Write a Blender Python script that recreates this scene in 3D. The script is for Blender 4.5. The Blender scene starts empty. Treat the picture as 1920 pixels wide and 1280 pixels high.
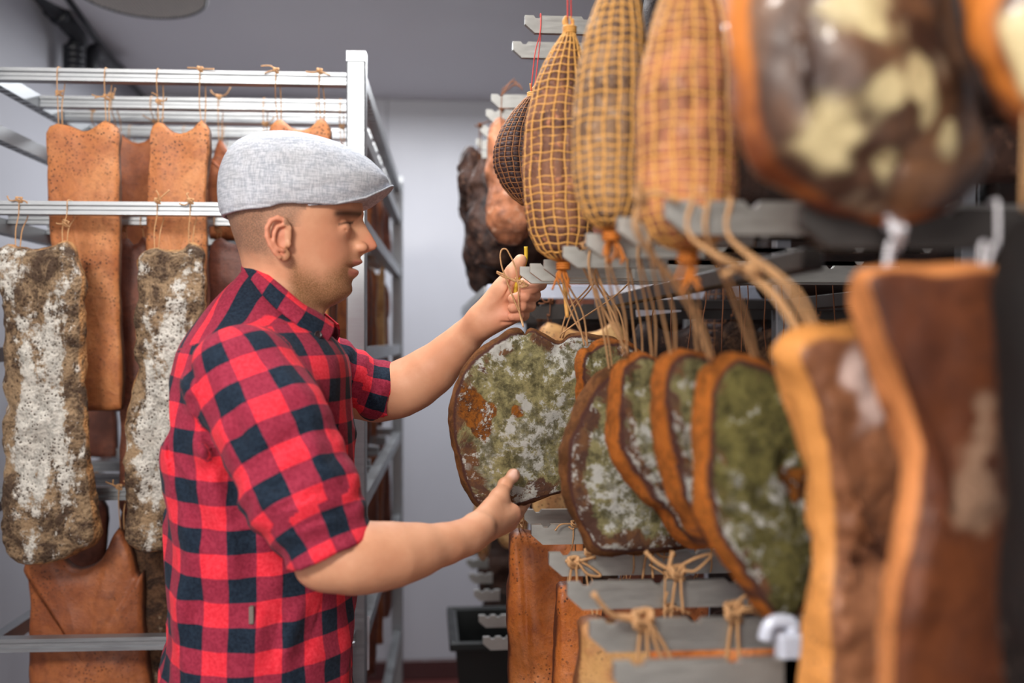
import bpy, math, random
import numpy as np
from mathutils import Vector, Matrix
random.seed(7)
SC = bpy.context.scene
# ------------------------------------------------------------------ camera, exposure, light
CZ = 1.55
PHI = math.atan(160/1867)
cam_d = bpy.data.cameras.new('camera'); cam = bpy.data.objects.new('camera', cam_d)
SC.collection.objects.link(cam); SC.camera = cam
cam.location = (0, 0, CZ); cam.rotation_euler = (math.pi/2, 0, -PHI)
cam_d.sensor_width = 36; cam_d.lens = 35.0; cam_d.clip_start = 0.05
cam_d.dof.use_dof = True; cam_d.dof.focus_distance = 1.56; cam_d.dof.aperture_fstop = 2.3
SC.view_settings.view_transform = 'Standard'; SC.view_settings.look = 'None'
SC.view_settings.exposure = 0.4; SC.view_settings.gamma = 1; SC.view_settings.use_curve_mapping = False
w = bpy.data.worlds.new('world'); SC.world = w; w.use_nodes = True
w.node_tree.nodes['Background'].inputs[0].default_value = (0.75, 0.82, 1, 1)
w.node_tree.nodes['Background'].inputs[1].default_value = 0.15
def area_light(name, loc, aim, sx, sy, power, col):
    d = bpy.data.lights.new(name, 'AREA'); d.shape = 'RECTANGLE'; d.size = sx; d.size_y = sy
    d.energy = power; d.color = col
    o = bpy.data.objects.new(name, d); SC.collection.objects.link(o); o.location = loc
    o.rotation_euler = (Vector(aim)-Vector(loc)).to_track_quat('-Z', 'Y').to_euler()
    return o
area_light('ceiling_light_near', (-0.75, -0.5, 2.6), (-0.45, 1.4, 1.3), 0.5, 0.5, 50, (1, 0.95, 0.88))
area_light('ceiling_light_mid', (-0.15, 1.9, 2.6), (-0.15, 1.9, 0), 0.25, 1.1, 17, (0.95, 0.97, 1))
area_light('ceiling_light_far', (0.0, 3.7, 2.6), (0.0, 3.7, 0), 1.4, 0.3, 25, (0.95, 0.97, 1))
area_light('fill_light', (-0.3, -2.3, 1.6), (0, 1.5, 1.3), 1.8, 1.8, 26, (1, 0.97, 0.93))  # broad fill added behind the camera to brighten the scene; no door there
# ------------------------------------------------------------------ pixel helpers
def at(px, py, Y):
    cx = (px-960)/1867
    t = Y/(math.cos(PHI)-cx*math.sin(PHI))
    return Vector((t*(math.sin(PHI)+cx*math.cos(PHI)), Y, CZ+t*(640-py)/1867))
def to_px(X, Y, Z):
    dep = X*math.sin(PHI)+Y*math.cos(PHI)
    return 960+1867*(X*math.cos(PHI)-Y*math.sin(PHI))/dep, 640-1867*(Z-CZ)/dep
def on_plane(px, py, A, n):
    r = at(px, py, 1.0)-Vector((0, 0, CZ))
    t = (A-Vector((0, 0, CZ))).dot(n)/r.dot(n)
    return Vector((0, 0, CZ))+r*t
# ------------------------------------------------------------------ noise (numpy)
_rs = np.random.RandomState(3); _T = _rs.rand(256, 256).astype(np.float32)
_perm = _rs.permutation(256)
def vnoise(P):
    P = np.asarray(P, np.float32); I = np.floor(P).astype(np.int64); F = P-I; F = F*F*(3-2*F)
    def h(dx, dy, dz):
        a = _perm[(I[..., 0]+dx) & 255]; b = _perm[(a+I[..., 1]+dy) & 255]; return _T[b, (I[..., 2]+dz) & 255]
    x, y, z = F[..., 0], F[..., 1], F[..., 2]
    def L(a, b, t): return a+(b-a)*t
    return L(L(L(h(0,0,0), h(1,0,0), x), L(h(0,1,0), h(1,1,0), x), y),
             L(L(h(0,0,1), h(1,0,1), x), L(h(0,1,1), h(1,1,1), x), y), z)*2-1
def fbm(P, o=4):
    s = 0; a = 1; P = np.asarray(P, np.float32)
    for i in range(o):
        s = s+a*vnoise(P+17.3*i); P = P*2.03; a *= 0.5
    return s
# ------------------------------------------------------------------ object helpers
COL = SC.collection
def thing(name, label, cat, loc=(0, 0, 0), group=None):
    o = bpy.data.objects.new(name, None); COL.objects.link(o); o.location = loc
    o.empty_display_size = 0.05
    o['label'] = label; o['category'] = cat
    if group: o['group'] = group
    return o
def mesh(name, V, F, mat, parent=None, smooth=True, attrs=None, kind=None, label=None):
    V = np.asarray(V, float).reshape(-1, 3)
    if parent is not None:
        V = V-np.array(world_loc(parent))
    me = bpy.data.meshes.new(name)
    if isinstance(F, np.ndarray):
        n = len(F); k = F.shape[1]
        me.vertices.add(len(V)); me.vertices.foreach_set('co', V.astype(np.float32).ravel())
        me.loops.add(n*k); me.loops.foreach_set('vertex_index', F.astype(np.int32).ravel())
        me.polygons.add(n); me.polygons.foreach_set('loop_start', np.arange(0, n*k, k, dtype=np.int32))
        me.polygons.foreach_set('loop_total', np.full(n, k, np.int32)); me.update(calc_edges=True)
    else:
        me.from_pydata([tuple(v) for v in V], [], F)
    if smooth: me.polygons.foreach_set('use_smooth', [True]*len(me.polygons))
    if attrs:
        for k_, a in attrs.items():
            a = np.asarray(a, np.float32)
            if a.ndim == 1:
                at_ = me.attributes.new(k_, 'FLOAT', 'POINT'); at_.data.foreach_set('value', a)
            elif a.shape[1] == 2:
                at_ = me.attributes.new(k_, 'FLOAT_VECTOR', 'POINT')
                at_.data.foreach_set('vector', np.c_[a, np.zeros(len(a))].astype(np.float32).ravel())
            else:
                at_ = me.attributes.new(k_, 'FLOAT_COLOR', 'POINT')
                at_.data.foreach_set('color', np.c_[a[:, :3], np.ones(len(a))].astype(np.float32).ravel())
    me.materials.append(mat)
    o = bpy.data.objects.new(name, me); COL.objects.link(o)
    if parent is not None: o.parent = parent
    if kind: o['kind'] = kind
    if label: o['label'] = label
    return o
def world_loc(o):
    v = Vector((0, 0, 0))
    while o is not None: v += o.location; o = o.parent
    return v
class MB:
    def __init__(s): s.V = []; s.F = []
    def add(s, V, F):
        n = len(s.V); s.V += [tuple(v) for v in V]; s.F += [tuple(i+n for i in f) for f in F]
    def box(s, lo, hi, M=None, bev=0.0):
        x0, y0, z0 = lo; x1, y1, z1 = hi; b = bev
        if b <= 0:
            V = [(x, y, z) for x in (x0, x1) for y in (y0, y1) for z in (z0, z1)]
            F = [(0,1,3,2),(4,6,7,5),(0,4,5,1),(2,3,7,6),(0,2,6,4),(1,5,7,3)]
        else:
            V = []; F = []
            import itertools
            idx = {}
            for sx, sy, sz in itertools.product((0,1),(0,1),(0,1)):
                c = [(x0,x1)[sx], (y0,y1)[sy], (z0,z1)[sz]]; i_ = [(b,-b)[sx], (b,-b)[sy], (b,-b)[sz]]
                for a in range(3):
                    p = [c[j]+(i_[j] if j != a else 0) for j in range(3)]
                    idx[(sx,sy,sz,a)] = len(V); V.append(p)
            for a in range(3):
                o1, o2 = [(1,2),(2,0),(0,1)][a]
                for s_ in (0,1):
                    q = []
                    for u, v in ((0,0),(1,0),(1,1),(0,1)):
                        k = [0,0,0]; k[a] = s_; k[o1] = u; k[o2] = v; q.append(idx[(*k, a)])
                    F.append(tuple(q if s_ else q[::-1]))
            for a in range(3):
                o1, o2 = [(1,2),(2,0),(0,1)][a]
                for u in (0,1):
                    for v in (0,1):
                        k0 = [0,0,0]; k0[o1] = u; k0[o2] = v; k1 = list(k0); k1[a] = 1
                        F.append((idx[(*k0,o1)], idx[(*k1,o1)], idx[(*k1,o2)], idx[(*k0,o2)]))
            for k in itertools.product((0,1),(0,1),(0,1)):
                F.append(tuple(idx[(*k, a)] for a in range(3)))
        if M is not None: V = [M @ Vector(v) for v in V]
        s.add(V, F)
    def tube(s, pts, r, n=6, cap=True):
        pts = [Vector(p) for p in pts]; rs = r if isinstance(r, (list, tuple)) else [r]*len(pts)
        V = []; F = []; up = None
        for i, p in enumerate(pts):
            t = (pts[min(i+1, len(pts)-1)]-pts[max(i-1, 0)]).normalized()
            if t.length == 0: t = Vector((0,0,1))
            if up is None: up = t.orthogonal().normalized()
            up = (up-t*up.dot(t)); up = up.normalized() if up.length > 1e-6 else t.orthogonal().normalized()
            b = t.cross(up)
            for k in range(n):
                a = 2*math.pi*k/n; V.append(p+(up*math.cos(a)+b*math.sin(a))*rs[i])
        for i in range(len(pts)-1):
            for k in range(n):
                F.append((i*n+k, i*n+(k+1) % n, (i+1)*n+(k+1) % n, (i+1)*n+k))
        if cap:
            F.append(tuple(range(n))[::-1]); F.append(tuple((len(pts)-1)*n+k for k in range(n)))
        s.add(V, F)
    def prism(s, poly, A, ex, ez, ey, th):
        """poly (u,v) drawn along ex,ez from A and extruded th along ey"""
        A = Vector(A); n = len(poly); V = []
        for d in (0, th):
            for u, v in poly: V.append(A+ex*u+ez*v+ey*d)
        F = [tuple(range(n)), tuple(range(n, 2*n))[::-1]]
        for i in range(n): j = (i+1) % n; F.append((i, i+n, j+n, j))
        s.add(V, F)
    def build(s, name, mat, parent=None, smooth=False, kind=None, label=None):
        return mesh(name, s.V, s.F, mat, parent, smooth, kind=kind, label=label)
def catmull(P, n=8, closed=False):
    P = [Vector(p) for p in P]; N = len(P); out = []
    for i in range(N if closed else N-1):
        if closed: p0, p1, p2, p3 = P[i-1], P[i], P[(i+1) % N], P[(i+2) % N]
        else: p0, p1, p2, p3 = P[max(i-1, 0)], P[i], P[i+1], P[min(i+2, N-1)]
        for k in range(n):
            t = k/n
            out.append(0.5*((2*p1)+(p2-p0)*t+(2*p0-5*p1+4*p2-p3)*t*t+(3*p1-p0-3*p2+p3)*t**3))
    if not closed: out.append(P[-1])
    return out
# ------------------------------------------------------------------ materials
def lin(c):
    c = [x/255 for x in c]
    return tuple([(x/12.92 if x <= 0.04045 else ((x+0.055)/1.055)**2.4) for x in c]+[1])
class NT:
    def __init__(s, name, rough=0.6, metal=0, spec=0.5, coat=0):
        s.m = bpy.data.materials.new(name); s.m.use_nodes = True; s.t = s.m.node_tree
        s.b = s.t.nodes['Principled BSDF']
        s.b.inputs['Roughness'].default_value = rough; s.b.inputs['Metallic'].default_value = metal
        s.b.inputs['Specular IOR Level'].default_value = spec; s.b.inputs['Coat Weight'].default_value = coat
        s.co = s.n('ShaderNodeTexCoord').outputs['Object']; s.bump_in = None
    def n(s, t, **k):
        x = s.t.nodes.new(t)
        for a, b in k.items(): setattr(x, a, b)
        return x
    def L(s, a, b): s.t.links.new(a, b)
    def val(s, v, inp):
        if hasattr(v, 'links') or hasattr(v, 'is_linked'): s.L(v, inp)
        elif isinstance(v, (tuple, list)): inp.default_value = v
        else: inp.default_value = v
    def noise(s, scale, detail=4, rough=0.55, dist=0, co=None, sc3=None):
        x = s.n('ShaderNodeTexNoise'); x.inputs['Scale'].default_value = scale; x.inputs['Detail'].default_value = detail
        x.inputs['Roughness'].default_value = rough; x.inputs['Distortion'].default_value = dist
        co = co or s.co
        if sc3:
            m = s.n('ShaderNodeMapping'); m.inputs['Scale'].default_value = sc3; s.L(co, m.inputs[0]); co = m.outputs[0]
        s.L(co, x.inputs['Vector']); return x.outputs['Fac']
    def voro(s, scale, feature='F1', rnd=1):
        x = s.n('ShaderNodeTexVoronoi'); x.feature = feature; x.inputs['Scale'].default_value = scale
        x.inputs['Randomness'].default_value = rnd; s.L(s.co, x.inputs['Vector']); return x.outputs['Distance']
    def ramp(s, f, a, b, lo=0.0, hi=1.0):
        x = s.n('ShaderNodeMapRange'); x.inputs['From Min'].default_value = a; x.inputs['From Max'].default_value = b
        x.inputs['To Min'].default_value = lo; x.inputs['To Max'].default_value = hi; x.interpolation_type = 'SMOOTHSTEP'
        s.L(f, x.inputs['Value']); return x.outputs[0]
    def mix(s, f, a, b, mode='MIX'):
        x = s.n('ShaderNodeMix', data_type='RGBA', blend_type=mode)
        s.val(f, x.inputs[0]); s.val(a, x.inputs[6]); s.val(b, x.inputs[7]); return x.outputs[2]
    def math(s, op, a, b=0.0):
        x = s.n('ShaderNodeMath', operation=op); s.val(a, x.inputs[0]); s.val(b, x.inputs[1]); return x.outputs[0]
    def attr(s, name, out='Fac'):
        x = s.n('ShaderNodeAttribute'); x.attribute_name = name; return x.outputs[out]
    def bump(s, h, strength=0.5, dist=0.002):
        x = s.n('ShaderNodeBump'); x.inputs['Strength'].default_value = strength; x.inputs['Distance'].default_value = dist
        s.L(h, x.inputs['Height'])
        if s.bump_in: s.L(s.bump_in, x.inputs['Normal'])
        s.bump_in = x.outputs[0]; s.L(s.bump_in, s.b.inputs['Normal'])
    def color(s, c): s.val(c, s.b.inputs['Base Color'])
    def rough(s, c): s.val(c, s.b.inputs['Roughness'])
def simple(name, c, rough=0.5, metal=0, var=0.15, scale=30, bump=0.0, sc3=None, spec=0.5):
    m = NT(name, rough, metal, spec); n = m.noise(scale, 4, sc3=sc3); c = lin(c)
    m.color(m.mix(n, tuple(x*(1-var) for x in c[:3])+(1,), tuple(min(1, x*(1+var)) for x in c[:3])+(1,)))
    m.rough(m.ramp(n, 0.3, 0.7, rough*0.85, min(1, rough*1.15)))
    if bump: m.bump(n, bump, 0.002)
    return m.m
M = {}
M['wall'] = simple('painted_panel_wall', (184, 185, 192), 0.45, 0, 0.03, 3, 0.02)
M['ceil'] = simple('ceiling_panel', (214, 212, 216), 0.55, 0, 0.04, 2, 0.02)
M['floor'] = simple('dark_red_floor', (92, 48, 46), 0.4, 0, 0.2, 12, 0.1)
M['joint'] = simple('panel_joint', (205, 208, 216), 0.4)
M['steel'] = simple('brushed_steel', (158, 161, 164), 0.4, 0.8, 0.12, 18, 0.03, (1, 1, 12))
M['steel_arm'] = simple('worn_steel_arm', (176, 175, 170), 0.38, 0.75, 0.16, 25, 0.06, (1, 6, 6))
M['steel_dark'] = simple('dull_steel', (66, 62, 60), 0.45, 0.6, 0.2, 25, 0.05)
M['bpipe'] = simple('black_plastic_pipe', (26, 28, 34), 0.35, 0, 0.2, 20)
M['black'] = simple('black_plastic', (22, 25, 25), 0.45, 0, 0.2, 30, 0.1)
M['twine'] = simple('jute_twine', (190, 145, 100), 0.85, 0, 0.35, 400, 0.5)
M['twine_dark'] = simple('smoked_twine', (120, 72, 40), 0.8, 0, 0.35, 300, 0.5)
M['twine_red'] = simple('red_twine', (215, 60, 50), 0.7, 0, 0.2, 300)
M['net'] = simple('smoke_yellowed_netting', (222, 165, 88), 0.6, 0, 0.25, 150, 0.3)
M['net_dark'] = simple('dark_netting', (140, 92, 55), 0.7, 0, 0.25, 150, 0.3)
M['knot'] = simple('orange_netting_knot', (190, 110, 35), 0.7, 0, 0.3, 150, 0.4)
M['paper'] = simple('white_paper', (215, 213, 218), 0.7, 0, 0.03, 30)
M['ink'] = simple('dark_ink', (90, 90, 120), 0.7)
M['white'] = simple('white_coated_metal', (205, 210, 225), 0.3, 0.1, 0.05, 20)
M['grate'] = simple('fan_guard_wire', (205, 198, 190), 0.5, 0.3)
def rind(name, base, light, dark, pepper=0.5, coat=0.05, red=None, rough=0.6, patch=(190, 165, 145), edge=None):
    m = NT(name, rough, 0, 0.4, coat); m.b.inputs['Coat Roughness'].default_value = 0.3
    n1 = m.noise(6, 5, 0.6, 0.6); n2 = m.noise(24, 7, 0.7, 0.3); n3 = m.noise(90, 5, 0.7)
    c = m.mix(m.ramp(n1, 0.38, 0.64), lin(base), lin(light))
    c = m.mix(m.ramp(n2, 0.44, 0.66, 0, 0.6), c, lin(red or dark))
    c = m.mix(m.ramp(n3, 0.45, 0.7, 0, 0.3), c, lin(dark))
    rim = m.attr('rim'); c = m.mix(m.ramp(m.math('ADD', rim, m.math('MULTIPLY', n2, 0.5)), *((0.85, 1.25) if edge is None else (.6, .9))), c, lin(edge or dark))
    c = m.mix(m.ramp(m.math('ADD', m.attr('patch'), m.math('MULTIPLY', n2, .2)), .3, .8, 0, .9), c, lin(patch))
    v = m.voro(150); sp = m.ramp(v, 0.2, 0.36, 1, 0); cl = m.ramp(m.noise(9, 5, 0.7), 0.52-0.12*pepper, 0.62, 0, 1)
    c = m.mix(m.math('MULTIPLY', m.math('MULTIPLY', sp, cl), min(1, 0.55+0.45*pepper)), c, lin((52, 28, 20)))
    wh = m.ramp(m.noise(5.5, 7, 0.75, 0.3), 0.63, 0.70, 0, 0.5); c = m.mix(wh, c, lin((222, 190, 172)))
    m.color(c); m.bump(n2, 0.5, 0.005); m.bump(n3, 0.5, 0.002); m.bump(sp, 0.25, 0.001)
    return m.m
M['rind_orange'] = rind('orange_rind', (184, 112, 62), (206, 138, 86), (92, 60, 42), 1.0, 0.05, (160, 92, 56))
M['rind_red'] = rind('red_brown_rind', (148, 82, 46), (172, 102, 58), (74, 42, 30), 0.4, 0.1, (116, 62, 40), 0.5)
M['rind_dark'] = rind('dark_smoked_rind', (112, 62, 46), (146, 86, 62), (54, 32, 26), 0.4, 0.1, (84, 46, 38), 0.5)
M['rind_amber'] = rind('amber_rind', (198, 112, 46), (220, 140, 82), (96, 50, 30), 0.6, 0.15, (160, 84, 44), 0.48)
M['rind_pale'] = rind('pale_ochre_fat', (198, 150, 92), (224, 182, 126), (114, 70, 42), 0.5, 0.1, (178, 120, 78))
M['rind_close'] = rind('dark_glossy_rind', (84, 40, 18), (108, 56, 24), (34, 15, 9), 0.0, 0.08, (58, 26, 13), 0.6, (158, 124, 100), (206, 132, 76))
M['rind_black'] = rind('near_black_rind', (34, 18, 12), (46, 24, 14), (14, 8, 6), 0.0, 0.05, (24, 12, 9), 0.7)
M['rind_edge'] = rind('orange_fat_edge_pink_face', (128, 80, 50), (160, 106, 72), (60, 36, 26), 0.0, 0.1, (96, 54, 36), 0.55, (214, 186, 176), (216, 146, 76))
def crust(name, white, tan, dark, edge, wamt=0.5):
    """peppered, white-bloomed crust of a belly; rim shows the fat side"""
    m = NT(name, 0.88, 0, 0.25)
    n1 = m.noise(8, 7, 0.72, 0.5, sc3=(1.6, 1, 0.7)); n2 = m.noise(55, 6, 0.75); n3 = m.noise(20, 7, 0.75, 0.5)
    cen = m.attr('cen'); v = m.voro(150); v2 = m.voro(75)
    c = m.mix(m.ramp(n3, 0.42, 0.6), lin(tan), lin(dark))
    f = m.math('ADD', m.math('ADD', n1, m.math('MULTIPLY', n2, 0.55)), m.math('MULTIPLY', m.ramp(cen, 0, .7), 0.17))
    c = m.mix(m.ramp(f, 0.93-0.12*wamt, 1.03-0.12*wamt), c, m.mix(m.ramp(n2, .4, .6), lin(tuple(x*.8 for x in white)), lin(white)))
    sp = m.ramp(v, 0.22, 0.36, 1, 0); c = m.mix(m.math('MULTIPLY', sp, m.ramp(n3, 0.40, 0.56, 0.05, 0.9)), c, lin((66, 48, 36)))
    sp2 = m.ramp(v2, 0.16, 0.26, 0.8, 0); c = m.mix(m.math('MULTIPLY', sp2, m.ramp(n1, .42, .55, 1, 0.1)), c, lin((58, 42, 32)))
    rim = m.attr('rim'); c = m.mix(m.ramp(m.math('ADD', rim, m.math('MULTIPLY', n2, 0.4)), 0.86, 1.15), c, m.mix(m.ramp(n3, .42, .62), lin(edge), lin(dark)))
    m.color(c); m.bump(n3, 0.9, 0.006); m.bump(n2, 0.9, 0.004); m.bump(v, 0.8, 0.003)
    return m.m
M['crust'] = crust('white_bloomed_pepper_crust', (218, 213, 202), (158, 132, 102), (80, 63, 50), (206, 152, 98), 1.0)
M['crust_dark'] = crust('dark_dried_crust', (150, 130, 110), (98, 70, 50), (48, 34, 28), (90, 56, 36), -0.6)
def mould(name, green=(126, 122, 72), white=(244, 242, 234), meat=(112, 80, 68), edge=(205, 118, 44), wamt=0.0, cover=0.0):
    m = NT(name, 0.92, 0, 0.2)
    n1 = m.noise(6.5, 6, 0.65, 0.4); n2 = m.noise(13, 8, 0.75, 0.5); n3 = m.noise(60, 7, 0.8); n4 = m.noise(8, 7, 0.72, 1.0)
    n5 = m.noise(26, 8, 0.78, 0.3)
    cen = m.attr('cen'); rim = m.attr('rim')
    g = m.mix(m.ramp(n3, 0.36, 0.6), lin(tuple(x*0.66 for x in green)), lin(tuple(min(255, x*1.2) for x in green)))
    grey = m.mix(m.ramp(n3, 0.36, 0.6), lin((126, 120, 92)), lin((196, 192, 172)))
    c = m.mix(m.ramp(m.math('ADD', n1, m.math('MULTIPLY', n5, 0.7)), 0.88-.05*wamt, 0.98-.05*wamt), g, grey)
    f = m.math('SUBTRACT', m.math('ADD', n4, m.math('MULTIPLY', n3, 0.25)), m.math('MULTIPLY', m.ramp(cen, 0, .5), 0.42))
    mt = m.mix(m.ramp(n5, .4, .58), lin(meat), lin((150, 104, 70)))
    c = m.mix(m.ramp(f, 0.54+cover, 0.60+cover), c, mt)
    c = m.mix(m.ramp(m.math('ADD', m.attr('patch'), m.math('MULTIPLY', n5, .6)), .72, .85), c, m.mix(m.ramp(n3, .4, .6), lin((196, 118, 44)), lin((96, 60, 42))))
    wf = m.math('ADD', m.math('ADD', n2, m.math('MULTIPLY', n3, 0.75)), m.math('MULTIPLY', n5, 0.25))
    c = m.mix(m.ramp(m.math('ADD', wf, m.math('MULTIPLY', rim, .12)), 1.045-0.055*wamt, 1.085-0.055*wamt, 0, 0.97), c, m.mix(m.ramp(n3, 0.36, 0.56), lin((206, 203, 190)), lin(white)))
    v = m.voro(30, rnd=1); c = m.mix(m.math('MULTIPLY', m.ramp(v, 0.12, 0.22, 0.6, 0), m.ramp(n5, .45, .55)), c, lin((200, 198, 192)))
    c = m.mix(m.ramp(m.math('ADD', rim, m.math('MULTIPLY', n5, 0.9)), 0.70, 0.84), c, lin((104, 66, 58)))
    e = m.mix(m.ramp(n5, 0.40, 0.6), lin(tuple(min(255, x*1.06) for x in edge)), lin(tuple(x*0.74 for x in edge)))
    c = m.mix(m.ramp(m.math('ADD', rim, m.math('MULTIPLY', n5, 0.9)), 0.90, 1.06), c, m.mix(m.ramp(n4, 0.56, 0.66), e, lin((116, 70, 52))))
    m.color(c); m.bump(n2, 0.7, 0.006); m.bump(wf, 0.8, 0.006); m.bump(n3, 0.9, 0.004); m.bump(m.noise(220, 3), 0.5, 0.0015)
    return m.m
M['mould'] = mould('green_and_white_mould', (168, 158, 112), wamt=0.5, edge=(160, 104, 60))
M['mould2'] = mould('green_mould_orange_rind', (158, 148, 102), wamt=0.45, edge=(222, 128, 52), cover=.03)
M['mould3'] = mould('olive_mould_orange_rind', (128, 120, 70), wamt=-0.4, edge=(236, 138, 56), cover=.1)
def sausage_mat(name, base, dark, light):
    m = NT(name, 0.62, 0, 0.35, 0.03); n1 = m.noise(12, 6, 0.65, 0.5); n2 = m.noise(55, 5, 0.7)
    c = m.mix(m.ramp(n1, 0.4, 0.62), lin(base), lin(dark)); c = m.mix(m.ramp(n2, 0.55, 0.7), c, lin(light))
    m.color(c); m.bump(n2, 0.7, 0.004); m.bump(n1, 0.5, 0.006); return m.m
M['saus_brown'] = sausage_mat('smoked_neck_brown', (138, 92, 66), (84, 54, 44), (190, 124, 88))
M['saus_orange'] = sausage_mat('smoked_neck_orange', (182, 116, 80), (122, 76, 54), (196, 150, 122))
M['saus_grey'] = sausage_mat('smoked_neck_grey_brown', (146, 112, 82), (88, 64, 50), (184, 156, 130))
M['saus_dark'] = sausage_mat('dark_salami_casing', (60, 38, 36), (38, 26, 26), (86, 62, 60))
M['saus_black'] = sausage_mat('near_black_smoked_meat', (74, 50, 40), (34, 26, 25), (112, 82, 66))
def close_ham():
    m = NT('marbled_ham_cut', 0.45, 0, 0.5, 0.3)
    n1 = m.noise(7.5, 4, 0.5, 1.0); n2 = m.noise(30, 5, 0.6); n3 = m.noise(9, 4, 0.6, 0.6)
    c = m.mix(m.ramp(n3, 0.4, 0.62), lin((112, 78, 54)), lin((52, 34, 27)))
    c = m.mix(m.ramp(n1, 0.62, 0.70, 0, .6), c, lin((176, 156, 130)))
    c = m.mix(m.ramp(m.math('ADD', m.attr('patch'), m.math('MULTIPLY', n3, .9)), .72, 1.2), c, lin((206, 188, 142)))
    c = m.mix(m.ramp(n2, .6, .75, 0, .5), c, lin((90, 60, 40)))
    rim = m.attr('rim'); c = m.mix(m.ramp(m.math('ADD', rim, m.math('MULTIPLY', n2, 0.2)), 0.8, 1.0), c, m.mix(m.ramp(n3, .45, .6), lin((206, 122, 48)), lin((110, 54, 26))))
    m.color(c); m.bump(n2, 0.5, 0.005); return m.m
M['close_ham'] = close_ham()
# ------------------------------------------------------------------ SDF engine
def _rad(p): return np.sqrt((p*p).sum(-1))
def cap_op(a, b, ra, rb=None, k=0.004, sub=False):
    a = np.array(a, np.float32); b = np.array(b, np.float32); rb = ra if rb is None else rb
    ab = b-a; L2 = max(float(ab@ab), 1e-9)
    def f(p):
        t = np.clip(((p-a)@ab)/L2, 0, 1); return _rad(p-a-t[..., None]*ab)-(ra+(rb-ra)*t)
    return dict(f=f, c=(a+b)/2, R=math.sqrt(L2)/2+max(ra, rb), k=k, sub=sub)
def ell_op(c, r, k=0.004, rot=None, sub=False):
    c = np.array(c, np.float32); r = np.array(r, np.float32)
    Mx = np.array(rot.to_3x3() if rot is not None else np.eye(3), np.float32)
    def f(p):
        q = (p-c)@Mx; k0 = _rad(q/r); k1 = _rad(q/(r*r))+1e-9; return k0*(k0-1)/k1
    return dict(f=f, c=c, R=float(r.max()), k=k, sub=sub)
def chain(pts, rs, k):
    return [cap_op(pts[i], pts[i+1], rs[i], rs[i+1], k if i == 0 else 0.003) for i in range(len(pts)-1)]
def group_op(ops, k, sub=False):
    """smooth-union a list first, then join it to the rest with k"""
    C = np.mean([o['c'] for o in ops], 0); R = max(_rad(o['c']-C)+o['R'] for o in ops)
    def f(p):
        d = None
        for o in ops:
            e = o['f'](p)
            d = e if d is None else smin(d, e, o['k'])
        return d
    return dict(f=f, c=C, R=float(R), k=k, sub=sub)
def smin(a, b, k):
    if k <= 0: return np.minimum(a, b)
    h = np.maximum(k-np.abs(a-b), 0)/k; return np.minimum(a, b)-h*h*k*0.25
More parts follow.
